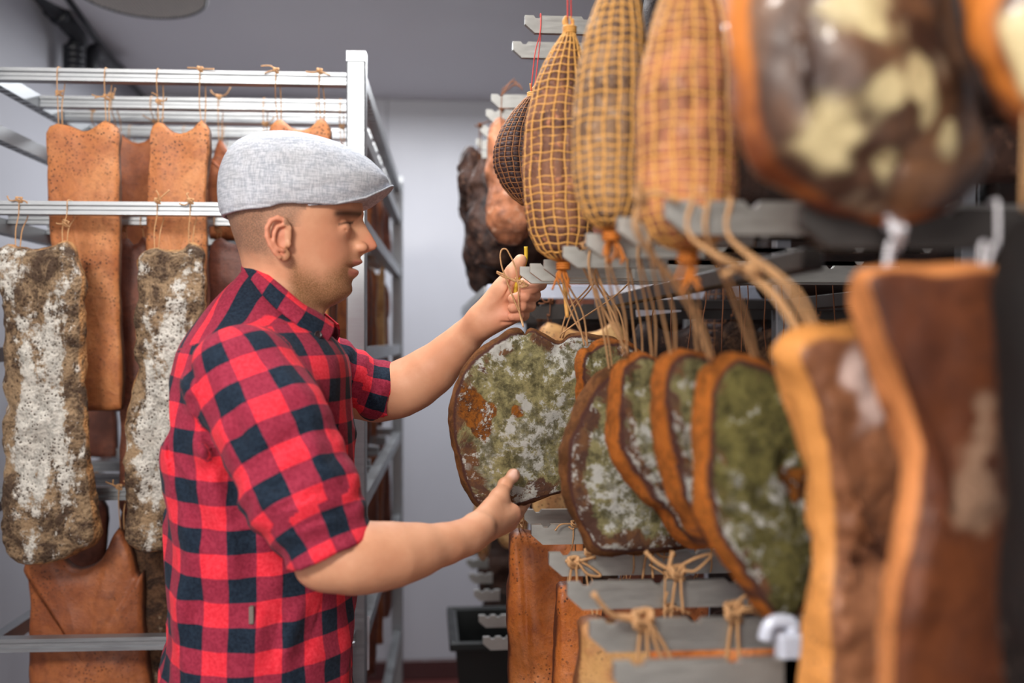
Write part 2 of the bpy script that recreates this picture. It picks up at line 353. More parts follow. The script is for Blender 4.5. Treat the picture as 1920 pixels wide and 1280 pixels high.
def sdf_mesh(ops, lo, hi, h, disp=None, dmax=0.0):
    lo = np.array(lo, np.float32); B = 8
    nb = np.ceil((np.array(hi)-lo)/(h*B)).astype(int); n = nb*B+1
    D = np.full(n, 1.0, np.float32)
    bi = np.stack(np.meshgrid(*[np.arange(x) for x in nb], indexing='ij'), -1).reshape(-1, 3)
    cen = lo+(bi+0.5)*B*h; half = B*h*0.5*math.sqrt(3)
    def ev(P, cc, rr):
        d = np.full(P.shape[:-1], 1.0, np.float32)
        for o in ops:
            m = _rad(cc-o['c']) < o['R']+o['k']+rr+0.012+dmax
            if not m.any(): continue
            e = o['f'](P[m]).astype(np.float32); x = d[m]
            d[m] = -smin(-x, e, o['k']) if o['sub'] else smin(x, e, o['k'])
        return d
    dc = ev(cen[:, None, :], cen, half)[:, 0]
    keep = np.abs(dc) < half*1.5+dmax
    g = np.arange(B+1); off = np.stack(np.meshgrid(g, g, g, indexing='ij'), -1).reshape(-1, 3)
    ins = bi[(~keep) & (dc < 0)]
    for b in ins: D[b[0]*B:b[0]*B+B+1, b[1]*B:b[1]*B+B+1, b[2]*B:b[2]*B+B+1] = -1
    kb = bi[keep]
    for s in range(0, len(kb), 1500):
        q = kb[s:s+1500]; ii = q[:, None, :]*B+off[None]
        P = (lo+ii*h).astype(np.float32); d = ev(P, cen[keep][s:s+1500], half)
        if disp is not None: d = d+disp(P)
        D[ii[..., 0], ii[..., 1], ii[..., 2]] = d
    I = D < 0
    def sh(A, dx, dy, dz): return A[dx:A.shape[0]-1+dx, dy:A.shape[1]-1+dy, dz:A.shape[2]-1+dz]
    cs = [(x, y, z) for x in (0,1) for y in (0,1) for z in (0,1)]
    an = np.zeros(tuple(n-1), bool); al = np.ones(tuple(n-1), bool)
    for c in cs: an |= sh(I, *c); al &= sh(I, *c)
    act = np.argwhere(an & ~al)
    vals = np.stack([D[act[:, 0]+c[0], act[:, 1]+c[1], act[:, 2]+c[2]] for c in cs], 1)
    acc = np.zeros((len(act), 3)); cnt = np.zeros(len(act))
    for i in range(8):
        for j in range(i+1, 8):
            if sum(abs(a-b) for a, b in zip(cs[i], cs[j])) != 1: continue
            a, b = vals[:, i], vals[:, j]; m = (a < 0) != (b < 0)
            t = np.where(m, a/np.where(m, a-b, 1), 0); ci, cj = np.array(cs[i]), np.array(cs[j])
            acc += m[:, None]*(ci+(cj-ci)*t[:, None]); cnt += m
    V = lo+(act+acc/cnt[:, None])*h
    lid = (act[:, 0]*(n[1])+act[:, 1])*(n[2])+act[:, 2]
    Fs = []
    for ax in range(3):
        A, Bx = [(1, 2), (2, 0), (0, 1)][ax]
        s0 = [slice(None)]*3; s1 = [slice(None)]*3; s0[ax] = slice(0, -1); s1[ax] = slice(1, None)
        a, b = I[tuple(s0)], I[tuple(s1)]; e = np.argwhere(a != b)
        e = e[(e[:, A] > 0) & (e[:, Bx] > 0) & (e[:, A] < n[A]-1) & (e[:, Bx] < n[Bx]-1)]
        fl = a[e[:, 0], e[:, 1], e[:, 2]]
        def cid(da, db):
            c = e.copy(); c[:, A] += da; c[:, Bx] += db
            return np.searchsorted(lid, (c[:, 0]*n[1]+c[:, 1])*n[2]+c[:, 2])
        q = np.stack([cid(-1, -1), cid(0, -1), cid(0, 0), cid(-1, 0)], 1)
        q[~fl] = q[~fl][:, ::-1]; Fs.append(q)
    return V.astype(np.float64), np.concatenate(Fs)
def normals(V, F):
    a = V[F[:, 1]]-V[F[:, 0]]; b = V[F[:, 3]]-V[F[:, 0]]; N = np.cross(a, b); out = np.zeros_like(V)
    for k in range(F.shape[1]): np.add.at(out, F[:, k], N)
    return out/(_rad(out)[:, None]+1e-12)
def relax(V, F, it=2, lam=0.5):
    E = np.concatenate([F[:, [i, (i+1) % 4]] for i in range(4)])
    for _ in range(it):
        S = np.zeros_like(V); C = np.zeros(len(V))
        np.add.at(S, E[:, 0], V[E[:, 1]]); np.add.at(C, E[:, 0], 1)
        np.add.at(S, E[:, 1], V[E[:, 0]]); np.add.at(C, E[:, 1], 1)
        V = V+lam*(S/C[:, None]-V)
    return V
# ================================================================== THE ROOM
XL, XR, YB, YF, ZC = -1.28, 2.1, 4.6, -2.6, 2.66
def struct(name, lo, hi, mat):
    b = MB(); b.box(lo, hi); o = b.build(name, mat); o['kind'] = 'structure'; return o
struct('floor', (XL-.1, YF-.1, -.1), (XR+.1, YB+.1, 0), M['floor'])
ceiling = struct('ceiling', (XL-.1, YF-.1, ZC), (XR+.1, YB+.1, ZC+.1), M['ceil'])
wl = struct('wall_left', (XL-.12, YF-.1, 0), (XL-.012, YB+.1, ZC), M['joint'])
wb = struct('wall_back', (XL-.1, YB+.012, 0), (XR+.1, YB+.12, ZC), M['joint'])
struct('wall_right', (XR, YF-.1, 0), (XR+.1, YB+.1, ZC), M['wall'])
struct('wall_front', (XL-.1, YF-.1, 0), (XR+.1, YF, ZC), M['wall'])
y = YF
for i, wd in enumerate([1.12]*7):
    y1 = min(y+wd, YB+.012)
    if y1-y < .05: break
    b = MB(); b.box((XL-.012, y+.003, 0), (XL, y1-.003, ZC), bev=.002); b.build('panel', M['wall'], wl); y = y1
x = XL
for wd in [1.1]*4:
    x1 = min(x+wd, XR); b = MB(); b.box((x+.002, YB, 0), (x1-.002, YB+.012, ZC), bev=.002); b.build('panel', M['wall'], wb); x = x1
b = MB(); b.box((XL, YB-.02, 0), (XR, YB, .09), bev=.004); o = b.build('baseboard_back', simple('dark_red_skirting', (70, 36, 36), .5)); o['kind'] = 'structure'
# black drain pipes in the corner
t = thing('drain_pipe', 'thick black ribbed drain pipe bending down in the upper left ceiling corner', 'pipe', at(150, 90, 3.5))
pth = [at(60, -30, 3.3), at(95, 10, 3.42), at(128, 46, 3.5), at(148, 72, 3.55), at(140, 95, 3.56), at(139, 150, 3.56)]
b = MB(); b.tube(catmull(pth, 6), .03, 14); b.build('pipe', M['bpipe'], t, True)
b = MB()
for q in ((.25, .29), (.5, .54)):
    pass
for (px, py) in ((100, 15), (112, 28), (139, 92), (139, 104), (139, 116), (139, 128)):
    p = at(px, py, 3.55 if py > 60 else 3.46); d = Vector((0, 0, 1)) if py > 60 else (pth[2]-pth[1]).normalized()
    b = MB(); b.tube([p-d*.012, p-d*.009, p+d*.009, p+d*.012], [.031, .037, .037, .031], 14); b.build('collar_ring', M['bpipe'], t, True)
t = thing('drain_elbow', 'black pipe elbow beside the ribbed drain pipe', 'pipe', at(175, 110, 3.75))
b = MB(); b.tube(catmull([at(172, 150, 3.7), at(171, 105, 3.7), at(180, 96, 3.75), at(198, 112, 3.85), at(225, 135, 4.0)], 6), .028, 14); b.build('pipe', M['bpipe'], t, True)
t = thing('cable_duct', 'dark grey duct running along the ceiling edge above the left rack', 'duct', at(200, 80, 3.8))
b = MB(); b.tube([at(122, -10, 3.3), at(178, 70, 3.7), at(240, 150, 4.25), at(275, 190, 4.5)], .011, 8); b.build('duct', M['bpipe'], t, True)
t = thing('pipe_bracket', 'small zinc bracket holding the black drain pipe', 'bracket', at(62, 12, 3.4))
b = MB(); b.tube([at(45, 8, 3.45), at(62, 22, 3.45), at(78, 20, 3.45)], .007, 6); b.box(tuple(at(44, 4, 3.47)-Vector((.02, 0, .02))), tuple(at(44, 4, 3.47)+Vector((.02, .01, .03))), bev=.002); b.build('bracket', M['steel'], t)
# fan guard
gc = at(262, -14, 2.95); gr = .182
t = thing('fan_guard', 'round wire fan guard under the ceiling at the top left', 'fan guard', gc)
b = MB(); b.tube([gc+Vector((math.cos(a)*gr, math.sin(a)*gr*1.25, 0)) for a in np.linspace(0, 2*math.pi, 49)], .004, 6); b.build('rim', M['bpipe'], t, True)
b = MB()
for i in range(-17, 18):
    s = i/17.5; h = math.sqrt(1-s*s)
    b.tube([gc+Vector((gr*s, -gr*1.25*h, 0)), gc+Vector((gr*s, gr*1.25*h, 0))], .0024, 4)
    b.tube([gc+Vector((-gr*h, gr*1.25*s, .002)), gc+Vector((gr*h, gr*1.25*s, .002))], .0024, 4)
b.build('wire_mesh', M['grate'], t, kind='stuff')
b = MB(); b.tube([gc+Vector((0, 0, .012)), gc+Vector((0, 0, ZC-gc.z-.001))], gr*.95, 32); b.build('fan_housing', M['steel_dark'], t, True)
for a in (0.6, 2.6, 4.6):
    b = MB(); b.tube([gc+Vector((math.cos(a)*gr, math.sin(a)*gr*1.25, 0)), gc+Vector((math.cos(a)*gr*.9, math.sin(a)*gr*.9, .03))], .004, 5); b.build('clip', M['steel'], t)

# ================================================================== LEFT RACK
DL = math.atan(45/1867); Ev = Vector((math.cos(DL), -math.sin(DL), 0)); Dv = Vector((math.sin(DL), math.cos(DL), 0))
O0 = at(669, 640, 2.0); O0.z = 0
def R(u, v, z): return O0+Ev*u+Dv*v+Vector((0, 0, z))
MR = Matrix(((Ev.x, Dv.x, 0, O0.x), (Ev.y, Dv.y, 0, O0.y), (0, 0, 1, 0), (0, 0, 0, 1)))
W = .74; DP = 1.5
rack = thing('drying_rack', 'tall square-tube steel rack full of hanging bellies behind the man', 'rack', O0)
ztop = CZ+535/1867*2.0
for (u, v) in ((0, 0), (-W, 0), (0, DP), (-W, DP)):
    b = MB(); s = .019; T_ = .003
    b.box((u-s, v-s, .1), (u+s, v+s, ztop-.02), MR, .003)
    for (a0, a1, c0, c1) in ((-s, s, -s, -s+T_), (-s, s, s-T_, s), (-s, -s+T_, -s+T_, s-T_), (s-T_, s, -s+T_, s-T_)):
        b.box((u+a0, v+c0, ztop-.021), (u+a1, v+c1, ztop), MR)
    b.build('post', M['steel'], rack)
    b = MB(); b.tube([MR @ Vector((u, v-.012, .05)), MR @ Vector((u, v+.012, .05))], .05, 20); b.box((u-.015, v-.02, .05), (u+.015, v+.02, .12), MR, .003); b.build('castor', M['black'], rack)
LV = [.55, .44, .252, -.012, -.315, -.60, -1.0, -1.35]
for zi in LV:
    for u in (0, -W):
        b = MB(); z = CZ+zi
        b.box((u-.013, .019, z-.03), (u-.010, DP-.019, z), MR); b.box((u+.010, .019, z-.03), (u+.013, DP-.019, z), MR)
        b.box((u-.010, .019, z-.003), (u+.010, DP-.019, z), MR)
        y = .04
        while y < DP-.05:      # slotted lower web
            b.box((u-.010, y, z-.03), (u+.010, y+.022, z-.027), MR); y += .034
        b.build('side_rail', M['steel'], rack)
def channel_bar(v, dz, label, u0=-.726, u1=-.0135, mat='steel', grp=None):
    z = CZ+dz; A = R(u0, v, z); t = thing('hanging_bar', label, 'bar', A, grp)
    pr = [(-.013, 0), (.013, 0), (.013, .007), (.010, .0095), (.010, .0155), (.013, .018), (.013, .025), (-.013, .025), (-.013, .018), (-.010, .0155), (-.010, .0095), (-.013, .007)]
    b = MB(); b.prism(pr, A, Dv, Vector((0, 0, 1)), Ev, u1-u0); b.build('bar', M[mat], t)
    return t
tops = [(.06, 'front'), (.29, 'second'), (.43, 'third'), (.6, 'fourth'), (.78, 'fifth'), (.98, 'sixth'), (1.2, 'seventh')]
for v, w_ in tops: channel_bar(v, .522, w_+' top bar of the left steel rack, counted from the front')
channel_bar(-.033, .243, 'front middle bar carrying the two white-crusted bellies', -.75, 0)
for v, w_ in ((.13, 'second'), (.33, 'third'), (.55, 'fourth'), (.8, 'fifth')): channel_bar(v, .243, w_+' middle-level bar of the left rack behind the hanging bellies')
for v, w_ in ((.055, 'front'), (.26, 'second'), (.5, 'third')): channel_bar(v, -.318, w_+' lower-level bar of the left rack between the two crusted bellies')
channel_bar(-.033, -.592, 'lowest visible bar of the left rack crossing the red brown belly', -.75, 0)
channel_bar(.5, -.592, 'lowest-level bar deep inside the left rack')

# ================================================================== MEAT BUILDERS
def twine_loop(parent, p, q, mat='twine', r=.0011, drop=0.0, bt=.0, knot=True, seed=0, tails=True, half=.014, hb=.028):
    """loop from slab point p up over a bar whose top centre is q"""
    rr = random.Random(seed*7+int(p.x*1000)); p = Vector(p); q = Vector(q); j = lambda a: rr.uniform(-a, a)
    b = MB(); up = Vector((0, 0, 1)); side = Vector((0, 1, 0))
    path = [p-up*.006+Vector((-.002, -.004, 0)), p.lerp(q, .35)+Vector((-.004+j(.002), -.006, 0)), q-side*half+Vector((-.002, 0, -hb)), q-side*half+Vector((-.001, 0, -.002)), q+up*.0015,
            q+side*half+Vector((.002, 0, -.002)), q+side*half+Vector((.004, 0, -hb)), p.lerp(q, .35)+Vector((.005+j(.003), 0, 0)), p-up*.006+Vector((.003, .003, 0))]
    b.tube(catmull(path, 5), r, 6); tw = b.build('twine', M[mat], parent, True)
    if knot:
        kp = q-side*(half+.001)+Vector((0, 0, .0)) if rr.random() < .5 else p.lerp(q, .3+rr.random()*.3)+Vector((0, -.006, 0))
        make_knot(tw, kp, mat, r, rr, tails)
    return tw
def make_knot(parent, kp, mat, r, rr, tails=True, s=1.0):
    b = MB(); j = lambda a: rr.uniform(-a, a)*s
    loop = [kp+Vector((.005*s*math.cos(a*1.9), .004*s*math.sin(a*2.3)-.002, .005*s*math.sin(a*1.3))) for a in np.linspace(0, 7, 14)]
    b.tube(catmull(loop, 3), r*1.3, 5)
    if tails:
        for k in range(2):
            e = kp+Vector((j(.03), -.004+j(.01), rr.uniform(-.008, .022)*s)); m = kp.lerp(e, .5)+Vector((j(.006), -.003, j(.006)))
            b.tube(catmull([kp, m, e], 4), [r*1.2]*8+[r*1.6], 5)
    return b.build('knot', M[mat], parent, True)
def slab(name, label, cat, outline, Y, th, mat, yaw=0, group=None, amp=.003, freq=22, bulge=.006, nseg=110, nr=16, rnd=.9, grooves=(), part='meat', edge_w=1.0, drop=None, seed=0, lean=0, patches=()):
    n = Vector((math.sin(yaw), -math.cos(yaw), 0)); ex = Vector((math.cos(yaw), math.sin(yaw), 0))
    xs = [p[0] for p in outline]; ys = [p[1] for p in outline]
    A = at((min(xs)+max(xs))/2, (min(ys)+max(ys))/2, Y)
    pts = [on_plane(px, py, A, n) for px, py in outline]
    cur = catmull(pts, 12, True)
    L = [0]
    for i in range(len(cur)): L.append(L[-1]+(cur[(i+1) % len(cur)]-cur[i]).length)
    T = np.linspace(0, L[-1], nseg, endpoint=False); C_ = np.array([tuple(p) for p in cur]+[tuple(cur[0])])
    Ob = np.stack([np.interp(T, L, C_[:, k]) for k in range(3)], 1)
    cen = np.array(A); nn = np.array(n); rho = th/2*rnd
    rel = Ob-cen; ln = _rad(rel)[:, None]
    rings = []; rim = []; ce = []
    def ring(ins, d, rv, fs=1.0): # inset, depth, rim attr
        k = np.maximum(1-ins/ln, .02)*fs; rings.append(cen+rel*k+nn*d); rim.append(np.full(nseg, rv)); ce.append(np.full(nseg, 1-fs))
    for side in (1,):
        for i in range(1, nr+1):
            fs = i/nr; ring(rho*fs, th/2+bulge*(1-fs*fs), 0.0, fs)
    na = 12
    for i in range(1, na):
        a = math.pi*i/na; ring(rho*(1-math.sin(a)), th/2-rho+rho*math.cos(a)+rho-th/2 if rnd >= 1 else (th/2-rho)*(1-2*i/na)+rho*math.cos(a), min(1, a/(math.pi*.42))*edge_w)
    for i in range(nr, 0, -2):
        fs = i/nr; ring(rho*fs, -th/2-bulge*(1-fs*fs), 0.5, fs)
    V = np.concatenate(rings+[cen[None]+nn*(th/2+bulge), cen[None]-nn*(th/2+bulge)])
    rim = np.concatenate(rim+[np.array([0, .5])]); ce = np.concatenate(ce+[np.array([1, 1.])])
    m = len(rings); F = []
    idx = np.arange(nseg); nx = (idx+1) % nseg
    Q = np.concatenate([np.stack([i*nseg+idx, i*nseg+nx, (i+1)*nseg+nx, (i+1)*nseg+idx], 1) for i in range(m-1)])
    # drop orientation so that normals face out
    e1, e2 = m*nseg, m*nseg+1
    tr = [(e1, int(j), int(i)) for i, j in zip(idx, nx)][::1]; tr2 = [(e2, int((m-1)*nseg+i), int((m-1)*nseg+j)) for i, j in zip(idx, nx)]
    N = normals(V, Q); c0 = V[Q].mean(1); s_ = np.sum((c0-cen)*np.cross(V[Q[:, 1]]-V[Q[:, 0]], V[Q[:, 3]]-V[Q[:, 0]]))
    if s_ < 0: Q = Q[:, ::-1]; N = -N; tr = [t_[::-1] for t_ in tr]; tr2 = [t_[::-1] for t_ in tr2]
    N[e1] = nn; N[e2] = -nn
    P = V-cen+seed*3.1+cen[0]*5
    dd = fbm(P*freq, 4)*amp+fbm(P*6, 2)*amp*1.6
    for (gx, gy, hx, hy, dep, wd) in grooves:   # crease running from one pixel to another
        a, c = np.array(on_plane(gx, gy, A, n)), np.array(on_plane(hx, hy, A, n)); ab = c-a
        q = V-cen; q = q-np.outer(q@nn, nn)+cen; tt = np.clip((q-a)@ab/(ab@ab), 0, 1)
        dist = _rad(q-a-tt[:, None]*ab); dd = dd-dep*np.exp(-(dist/wd)**2)*(1-tt*.6)
    pa = np.zeros(len(V))
    for (qx, qy, qr) in patches: q = V-np.array(on_plane(qx, qy, A, n)); q = q-np.outer(q@nn, nn); pa = np.maximum(pa, np.exp(-(_rad(q)/(qr*np.clip(1+.55*fbm(V*38, 3), .3, 2)))**2)*(((V-cen)@nn) > 0))
    V = V+N*dd[:, None]
    F = [tuple(int(i) for i in q) for q in Q]+tr+tr2
    z0 = V[:, 2].min(); t = thing(name, label, cat, Vector((A.x, A.y, A.z)), group)
    mesh(part, V, F, mat, t, True, {'rim': rim, 'cen': ce, 'patch': pa})
    return t, A, n
def rect(x0, y0, x1, y1, peaks=((.2, 0), (.8, 0)), dip=18, skew=0, bow=0, rs=0):
    """belly outline with drawn-up corners where the strings pull"""
    r = random.Random(rs); w_ = x1-x0; j = lambda a: r.uniform(-a, a)
    top = [(x0+w_*.02, y0+dip*1.1), (x0+w_*.1, y0+dip*.35), (x0+w_*.17, y0), (x0+w_*.24, y0+dip*.25), (x0+w_*.38, y0+dip*.9+j(3)), (x0+w_*.52, y0+dip*1.1+j(3)), (x0+w_*.68, y0+dip*.8), (x0+w_*.79, y0+dip*.1), (x0+w_*.85, y0-2), (x0+w_*.93, y0+dip*.4), (x1, y0+dip*1.3)]
    h = y1-y0; K = 6
    right = [(x1+bow*math.sin(math.pi*k/K)+skew*k/K+j(w_*.02), y0+h*k/K) for k in range(1, K)]
    bot = [(x1+skew-w_*.01, y1-h*.02), (x1+skew-w_*.06, y1), (x0+skew+w_*.5, y1+j(6)), (x0+skew+w_*.07, y1), (x0+skew+w_*.01, y1-h*.02)]
    left = [(x0-bow*math.sin(math.pi*k/K)*.3+skew*k/K+j(w_*.02), y0+h*k/K) for k in range(K-1, 0, -1)]
    return top+right+bot+left
def belly(label, x0, y0, x1, y1, Y, mat, th=.035, bar=None, yaw=0, strings=True, group=None, name='hanging_belly', tm='twine', dip=16, amp=.003, skew=0, bow=0, seed=0, bulge=.004, half=.013, knot=True, grooves=(), freq=22, nseg=110, nr=16):
    t, A, n = slab(name, label, 'meat', rect(x0, y0, x1, y1, dip=dip, skew=skew, bow=bow, rs=seed), Y, th, M[mat], yaw, group, amp=amp, seed=seed, bulge=bulge, grooves=grooves, freq=freq, nseg=nseg, nr=nr)
    if strings and bar is not None:
        w_ = x1-x0
        for k, f in enumerate((.17, .85)):
            p = on_plane(x0+w_*f, y0+3, A, n); q = bar(p)
            twine_loop(t, p, q, tm, seed=seed+k*3+1, half=half, knot=knot)
    return t
def bar_at(v, dz):      # point on top of a left-rack bar above p
    def f(p):
        u = (p-O0).dot(Ev); return R(u, v, CZ+dz+.0265)
    return f
# ------------------------------------------------------------------ bellies on the left rack
belly('tall orange peppered rind belly, leftmost on the left rack front top bar', 91, 233, 222, 770, 2.075, 'rind_orange', bar=bar_at(.06, .522), dip=14, seed=1, skew=10)
belly('tall orange belly hung beside the leftmost, just left of the grey cap', 280, 226, 398, 790, 2.075, 'rind_orange', bar=bar_at(.06, .522), dip=18, seed=2, skew=-14)
belly('orange belly whose scalloped top shows above the grey cap', 504, 222, 622, 760, 2.09, 'rind_orange', bar=bar_at(.06, .522), dip=22, seed=4)
belly('brown belly seen in the gap between the two front orange bellies', 205, 248, 312, 770, 2.34, 'rind_red', bar=bar_at(.29, .522), dip=16, seed=5)
belly('red-brown belly between the orange belly and the cap', 392, 262, 516, 450, 2.3, 'rind_red', bar=bar_at(.29, .522), dip=34, seed=6)
belly('dark belly in second row behind the leftmost orange one', 120, 262, 205, 760, 2.5, 'rind_dark', bar=bar_at(.43, .522), seed=7)
belly('dark red belly behind the steel post at the right of the rack', 588, 262, 652, 445, 2.32, 'rind_dark', bar=bar_at(.29, .522), seed=8)
k = 0
for v, dz, z0, z1 in ((.6, .522, 280, 458), (.78, .522, 300, 462), (.98, .522, 330, 470), (1.2, .522, 350, 480)):
    for i, (a, b_) in enumerate(((-.66, -.46), (-.42, -.24), (-.2, -.03))):
        pa, pb = R(a, v, CZ), R(b_, v, CZ); xa = to_px(*pa)[0]; xb = to_px(*pb)[0]
        belly(('brown', 'reddish', 'dark brown', 'ochre brown')[k % 4]+' belly deep in the rack, '+('left', 'middle', 'right')[i]+' of '+('fourth', 'fifth', 'sixth', 'seventh')[int(k/3)]+' top bar', xa, z0, xb, z1, v+2.0+.02, ('rind_dark', 'rind_red')[k % 2], bar=bar_at(v, dz), seed=20+k, nseg=60, nr=6, knot=False); k += 1
for i, (x0, x1, mt, lb) in enumerate(((225, 282, 'rind_dark', 'dark belly strip behind the gap between the crusted bellies'), (392, 500, 'rind_dark', 'dark red belly behind the man\'s neck on the middle level'), (515, 632, 'rind_dark', 'dark belly hidden behind the man\'s head'))):
    belly(lb, x0, 442, x1, 965, 2.16, mt, bar=bar_at(.13, .243), seed=40+i, nseg=80, nr=8)
for i, (x0, x1, v, y1) in enumerate(((330, 430, .33, 930), (450, 560, .33, 930), (130, 220, .8, 860), (240, 380, .8, 860), (420, 520, .8, 860))):
    belly('dark belly on a middle-level bar inside the left rack, '+('third row, left', 'third row, middle', 'fifth row, by the wall', 'fifth row, left', 'fifth row, middle', 'fifth row, beside the post')[i], x0, 470, x1, y1, 2.0+v+.02, 'rind_dark', bar=bar_at(v, .243), seed=50+i, nseg=60, nr=6, knot=False)
# crusted bellies (front)
t, A, n = slab('crusted_belly', 'white-crusted peppered belly at the far left with a tan fatty right edge', 'meat',
    [(8, 470), (22, 458), (34, 466), (70, 470), (100, 462), (122, 453), (136, 462), (146, 500), (152, 560), (158, 640), (164, 760), (170, 880), (178, 990), (176, 1018), (150, 1030), (110, 1046), (60, 1052), (24, 1042), (20, 1000), (16, 900), (14, 760), (16, 620), (10, 520)],
    1.955, .05, M['crust'], -.1, amp=.006, freq=30, bulge=.012, nseg=170, nr=26, grooves=((118, 480, 140, 1020, .006, .006), (150, 560, 165, 1000, .005, .005)), seed=3)
for (px, py) in ((33, 462), (121, 455)):
    p = on_plane(px, py, A, n); twine_loop(t, p, bar_at(-.032, .243)(p), seed=px, tails=True)
t, A, n = slab('crusted_belly', 'white-crusted peppered belly half hidden by the checked shirt back', 'meat',
    [(258, 488), (276, 470), (292, 463), (312, 470), (340, 468), (358, 455), (376, 462), (384, 490), (386, 560), (384, 660), (376, 800), (372, 920), (368, 1010), (340, 1030), (300, 1034), (262, 1030), (238, 1010), (240, 930), (244, 820), (256, 700), (254, 600), (258, 530)],
    1.955, .05, M['crust'], .08, amp=.006, freq=30, bulge=.012, nseg=170, nr=26, grooves=((300, 700, 290, 1020, .004, .006),), seed=9)
for (px, py) in ((293, 466), (357, 459)):
    p = on_plane(px, py, A, n); twine_loop(t, p, bar_at(-.032, .243)(p), seed=px)
belly('red-brown belly low on the left, crossed by the lowest bar', 42, 985, 262, 1500, 2.07, 'rind_red', th=.045, bar=bar_at(.055, -.318), dip=70, seed=61, bulge=.012, skew=40)
belly('dark dried belly between the red-brown one and the shirt', 250, 1005, 330, 1480, 2.1, 'crust_dark', th=.04, bar=bar_at(.055, -.318), dip=20, seed=62)
belly('dark belly hanging low behind the man\'s waist', 345, 960, 470, 1480, 2.1, 'rind_dark', bar=bar_at(.055, -.318), seed=63, nseg=60, nr=6)
belly('brown belly hanging low near the rack post', 500, 960, 630, 1480, 2.1, 'rind_red', bar=bar_at(.055, -.318), seed=64, nseg=60, nr=6)
for i, (x0, x1, v) in enumerate(((70, 200, .26), (225, 350, .26), (380, 500, .26), (520, 640, .26), (250, 400, .5), (450, 560, .5))):
    belly('dark belly in the '+('second' if i < 4 else 'third')+' row of the lower level, '+('first', 'second', 'third', 'fourth')[i % 4]+' from the left wall', x0, 925, x1, 1400, 2.02+v, 'rind_dark', bar=bar_at(v, -.318), seed=70+i, nseg=60, nr=6, knot=False)
lab = iter(('third', 'fourth', 'fifth', 'sixth', 'third', 'fourth', 'fifth', 'rearmost', 'rearmost', 'rearmost'))
channel_bar(1.4, .522, 'rearmost top bar of the left rack'); channel_bar(1.4, .243, 'rearmost middle-level bar of the left rack'); channel_bar(1.4, -.318, 'rearmost lower-level bar of the left rack'); channel_bar(1.1, .243, 'sixth middle-level bar deep in the left rack'); channel_bar(.8, -.318, 'fourth lower-level bar deep in the left rack'); channel_bar(1.1, -.318, 'fifth lower-level bar deep in the left rack')
for i, (v, dz, zb) in enumerate(((.33, .243, -.27), (.55, .243, -.27), (.8, .243, -.27), (1.1, .243, -.27), (.5, -.318, -.95), (.8, -.318, -.95), (1.1, -.318, -.95), (1.4, .522, .27), (1.4, .243, -.27), (1.4, -.318, -.95))):
    pa, pb = R(-.22 if v > 1.3 else -.19, v, CZ), R(-.019, v, CZ); xa = to_px(*pa)[0]; xb = to_px(*pb)[0]; Y = pa.y+.02; q = 1867/Y
    belly(('brown', 'dark brown')[i % 2]+' belly at the aisle side of the rack, '+next(lab)+(' middle-level bar' if dz == .243 else ' lower-level bar' if dz < 0 else ' top bar'), xa, 640-(dz-.03)*q, xb, 640-zb*q, Y, ('rind_red', 'rind_dark')[i % 2], bar=bar_at(v, dz), seed=400+i, nseg=60, nr=6, knot=False)
belly('ochre and brown belly seen between the rack rails right of the man\'s chin', 692, 500, 722, 660, 3.02, 'rind_pale', seed=90, nseg=60, nr=6, bar=bar_at(1.0, .243), knot=False)
# paper sheet hung on the rack post behind the man
t = thing('paper_sheet', 'pale narrow paper sheet hanging on the rack behind the man\'s waist', 'paper', at(684, 1190, 2.08))
b = MB(); b.add([at(676, 1155, 2.08), at(693, 1155, 2.08), at(692, 1255, 2.09), at(678, 1262, 2.09)]+[p+Vector((0, .001, 0)) for p in (at(676, 1155, 2.08), at(693, 1155, 2.08), at(692, 1255, 2.09), at(678, 1262, 2.09))], [(0,1,2,3),(7,6,5,4),(0,4,5,1),(1,5,6,2),(2,6,7,3),(3,7,4,0)]); b.build('sheet', M['paper'], t)

# ================================================================== RIGHT RACKS
def arm(x0, ztop, Y, label, L=.85, h=.03, th=.011, mat='steel_arm', grp=None, notch=(.022, .105, .19, .275, .36, .445)):
    A = Vector((x0, Y, ztop)); t = thing('hanging_bar', label, 'bar', A, grp)
    top = [(0, 0)]
    for k in notch:
        for q in (0,):
            top += [(k-.007, 0), (k-.003, -.005), (k+.003, -.005), (k+.007, 0)]
    poly = top+[(L, 0), (L, -h), (.017, -h), (.004, -h*.62), (0, -h*.5)]
    b = MB()
    # build as quads strips: convex pieces so the notches stay clean
    b.prism(poly, A, Vector((1, 0, 0)), Vector((0, 0, 1)), Vector((0, 1, 0)), th)
    o = b.build('arm', M[mat], t); return t
NR = {}
def arms(pref, lst, ztop, L_=.85):
    for (x0, Y, lb) in lst:
        arm(x0, ztop, Y, lb, L=L_, notch=(.022, .105, .19, .275, .36, .445) if L_ > .5 else (.022, .048)); NR[(pref, round(Y, 3))] = (x0, ztop)
arms('up', [(.168, 1.70, 'notched steel arm nearest the top edge, right of the grey ceiling'), (.16, 1.85, 'second notched steel arm from the top, beside the red string'),
            (.146, 2.25, 'notched arm just above the far netted ham, behind the dry stalk knot'), (.143, 2.4, 'fourth upper arm end going back along the far rack'), (.139, 2.58, 'fifth upper arm end going back along the far rack'),
            (.136, 2.75, 'sixth upper arm end, blurred, on the far rack'), (.134, 2.92, 'seventh upper arm end, blurred, on the far rack'), (.132, 3.1, 'eighth upper arm end, small and blurred'), (.13, 3.3, 'farthest upper arm end, smallest and most blurred')], CZ+.56)
arms('up', [(.15, 1.26, 'upper arm above the frame carrying the sharp netted sausage'), (.16, 1.0, 'upper arm above the frame carrying the second netted sausage'), (.18, .83, 'upper arm above the frame carrying the third netted sausage'), (.23, .62, 'upper arm above the frame carrying the marbled close ham')], CZ+.60)
ZM = CZ+.112
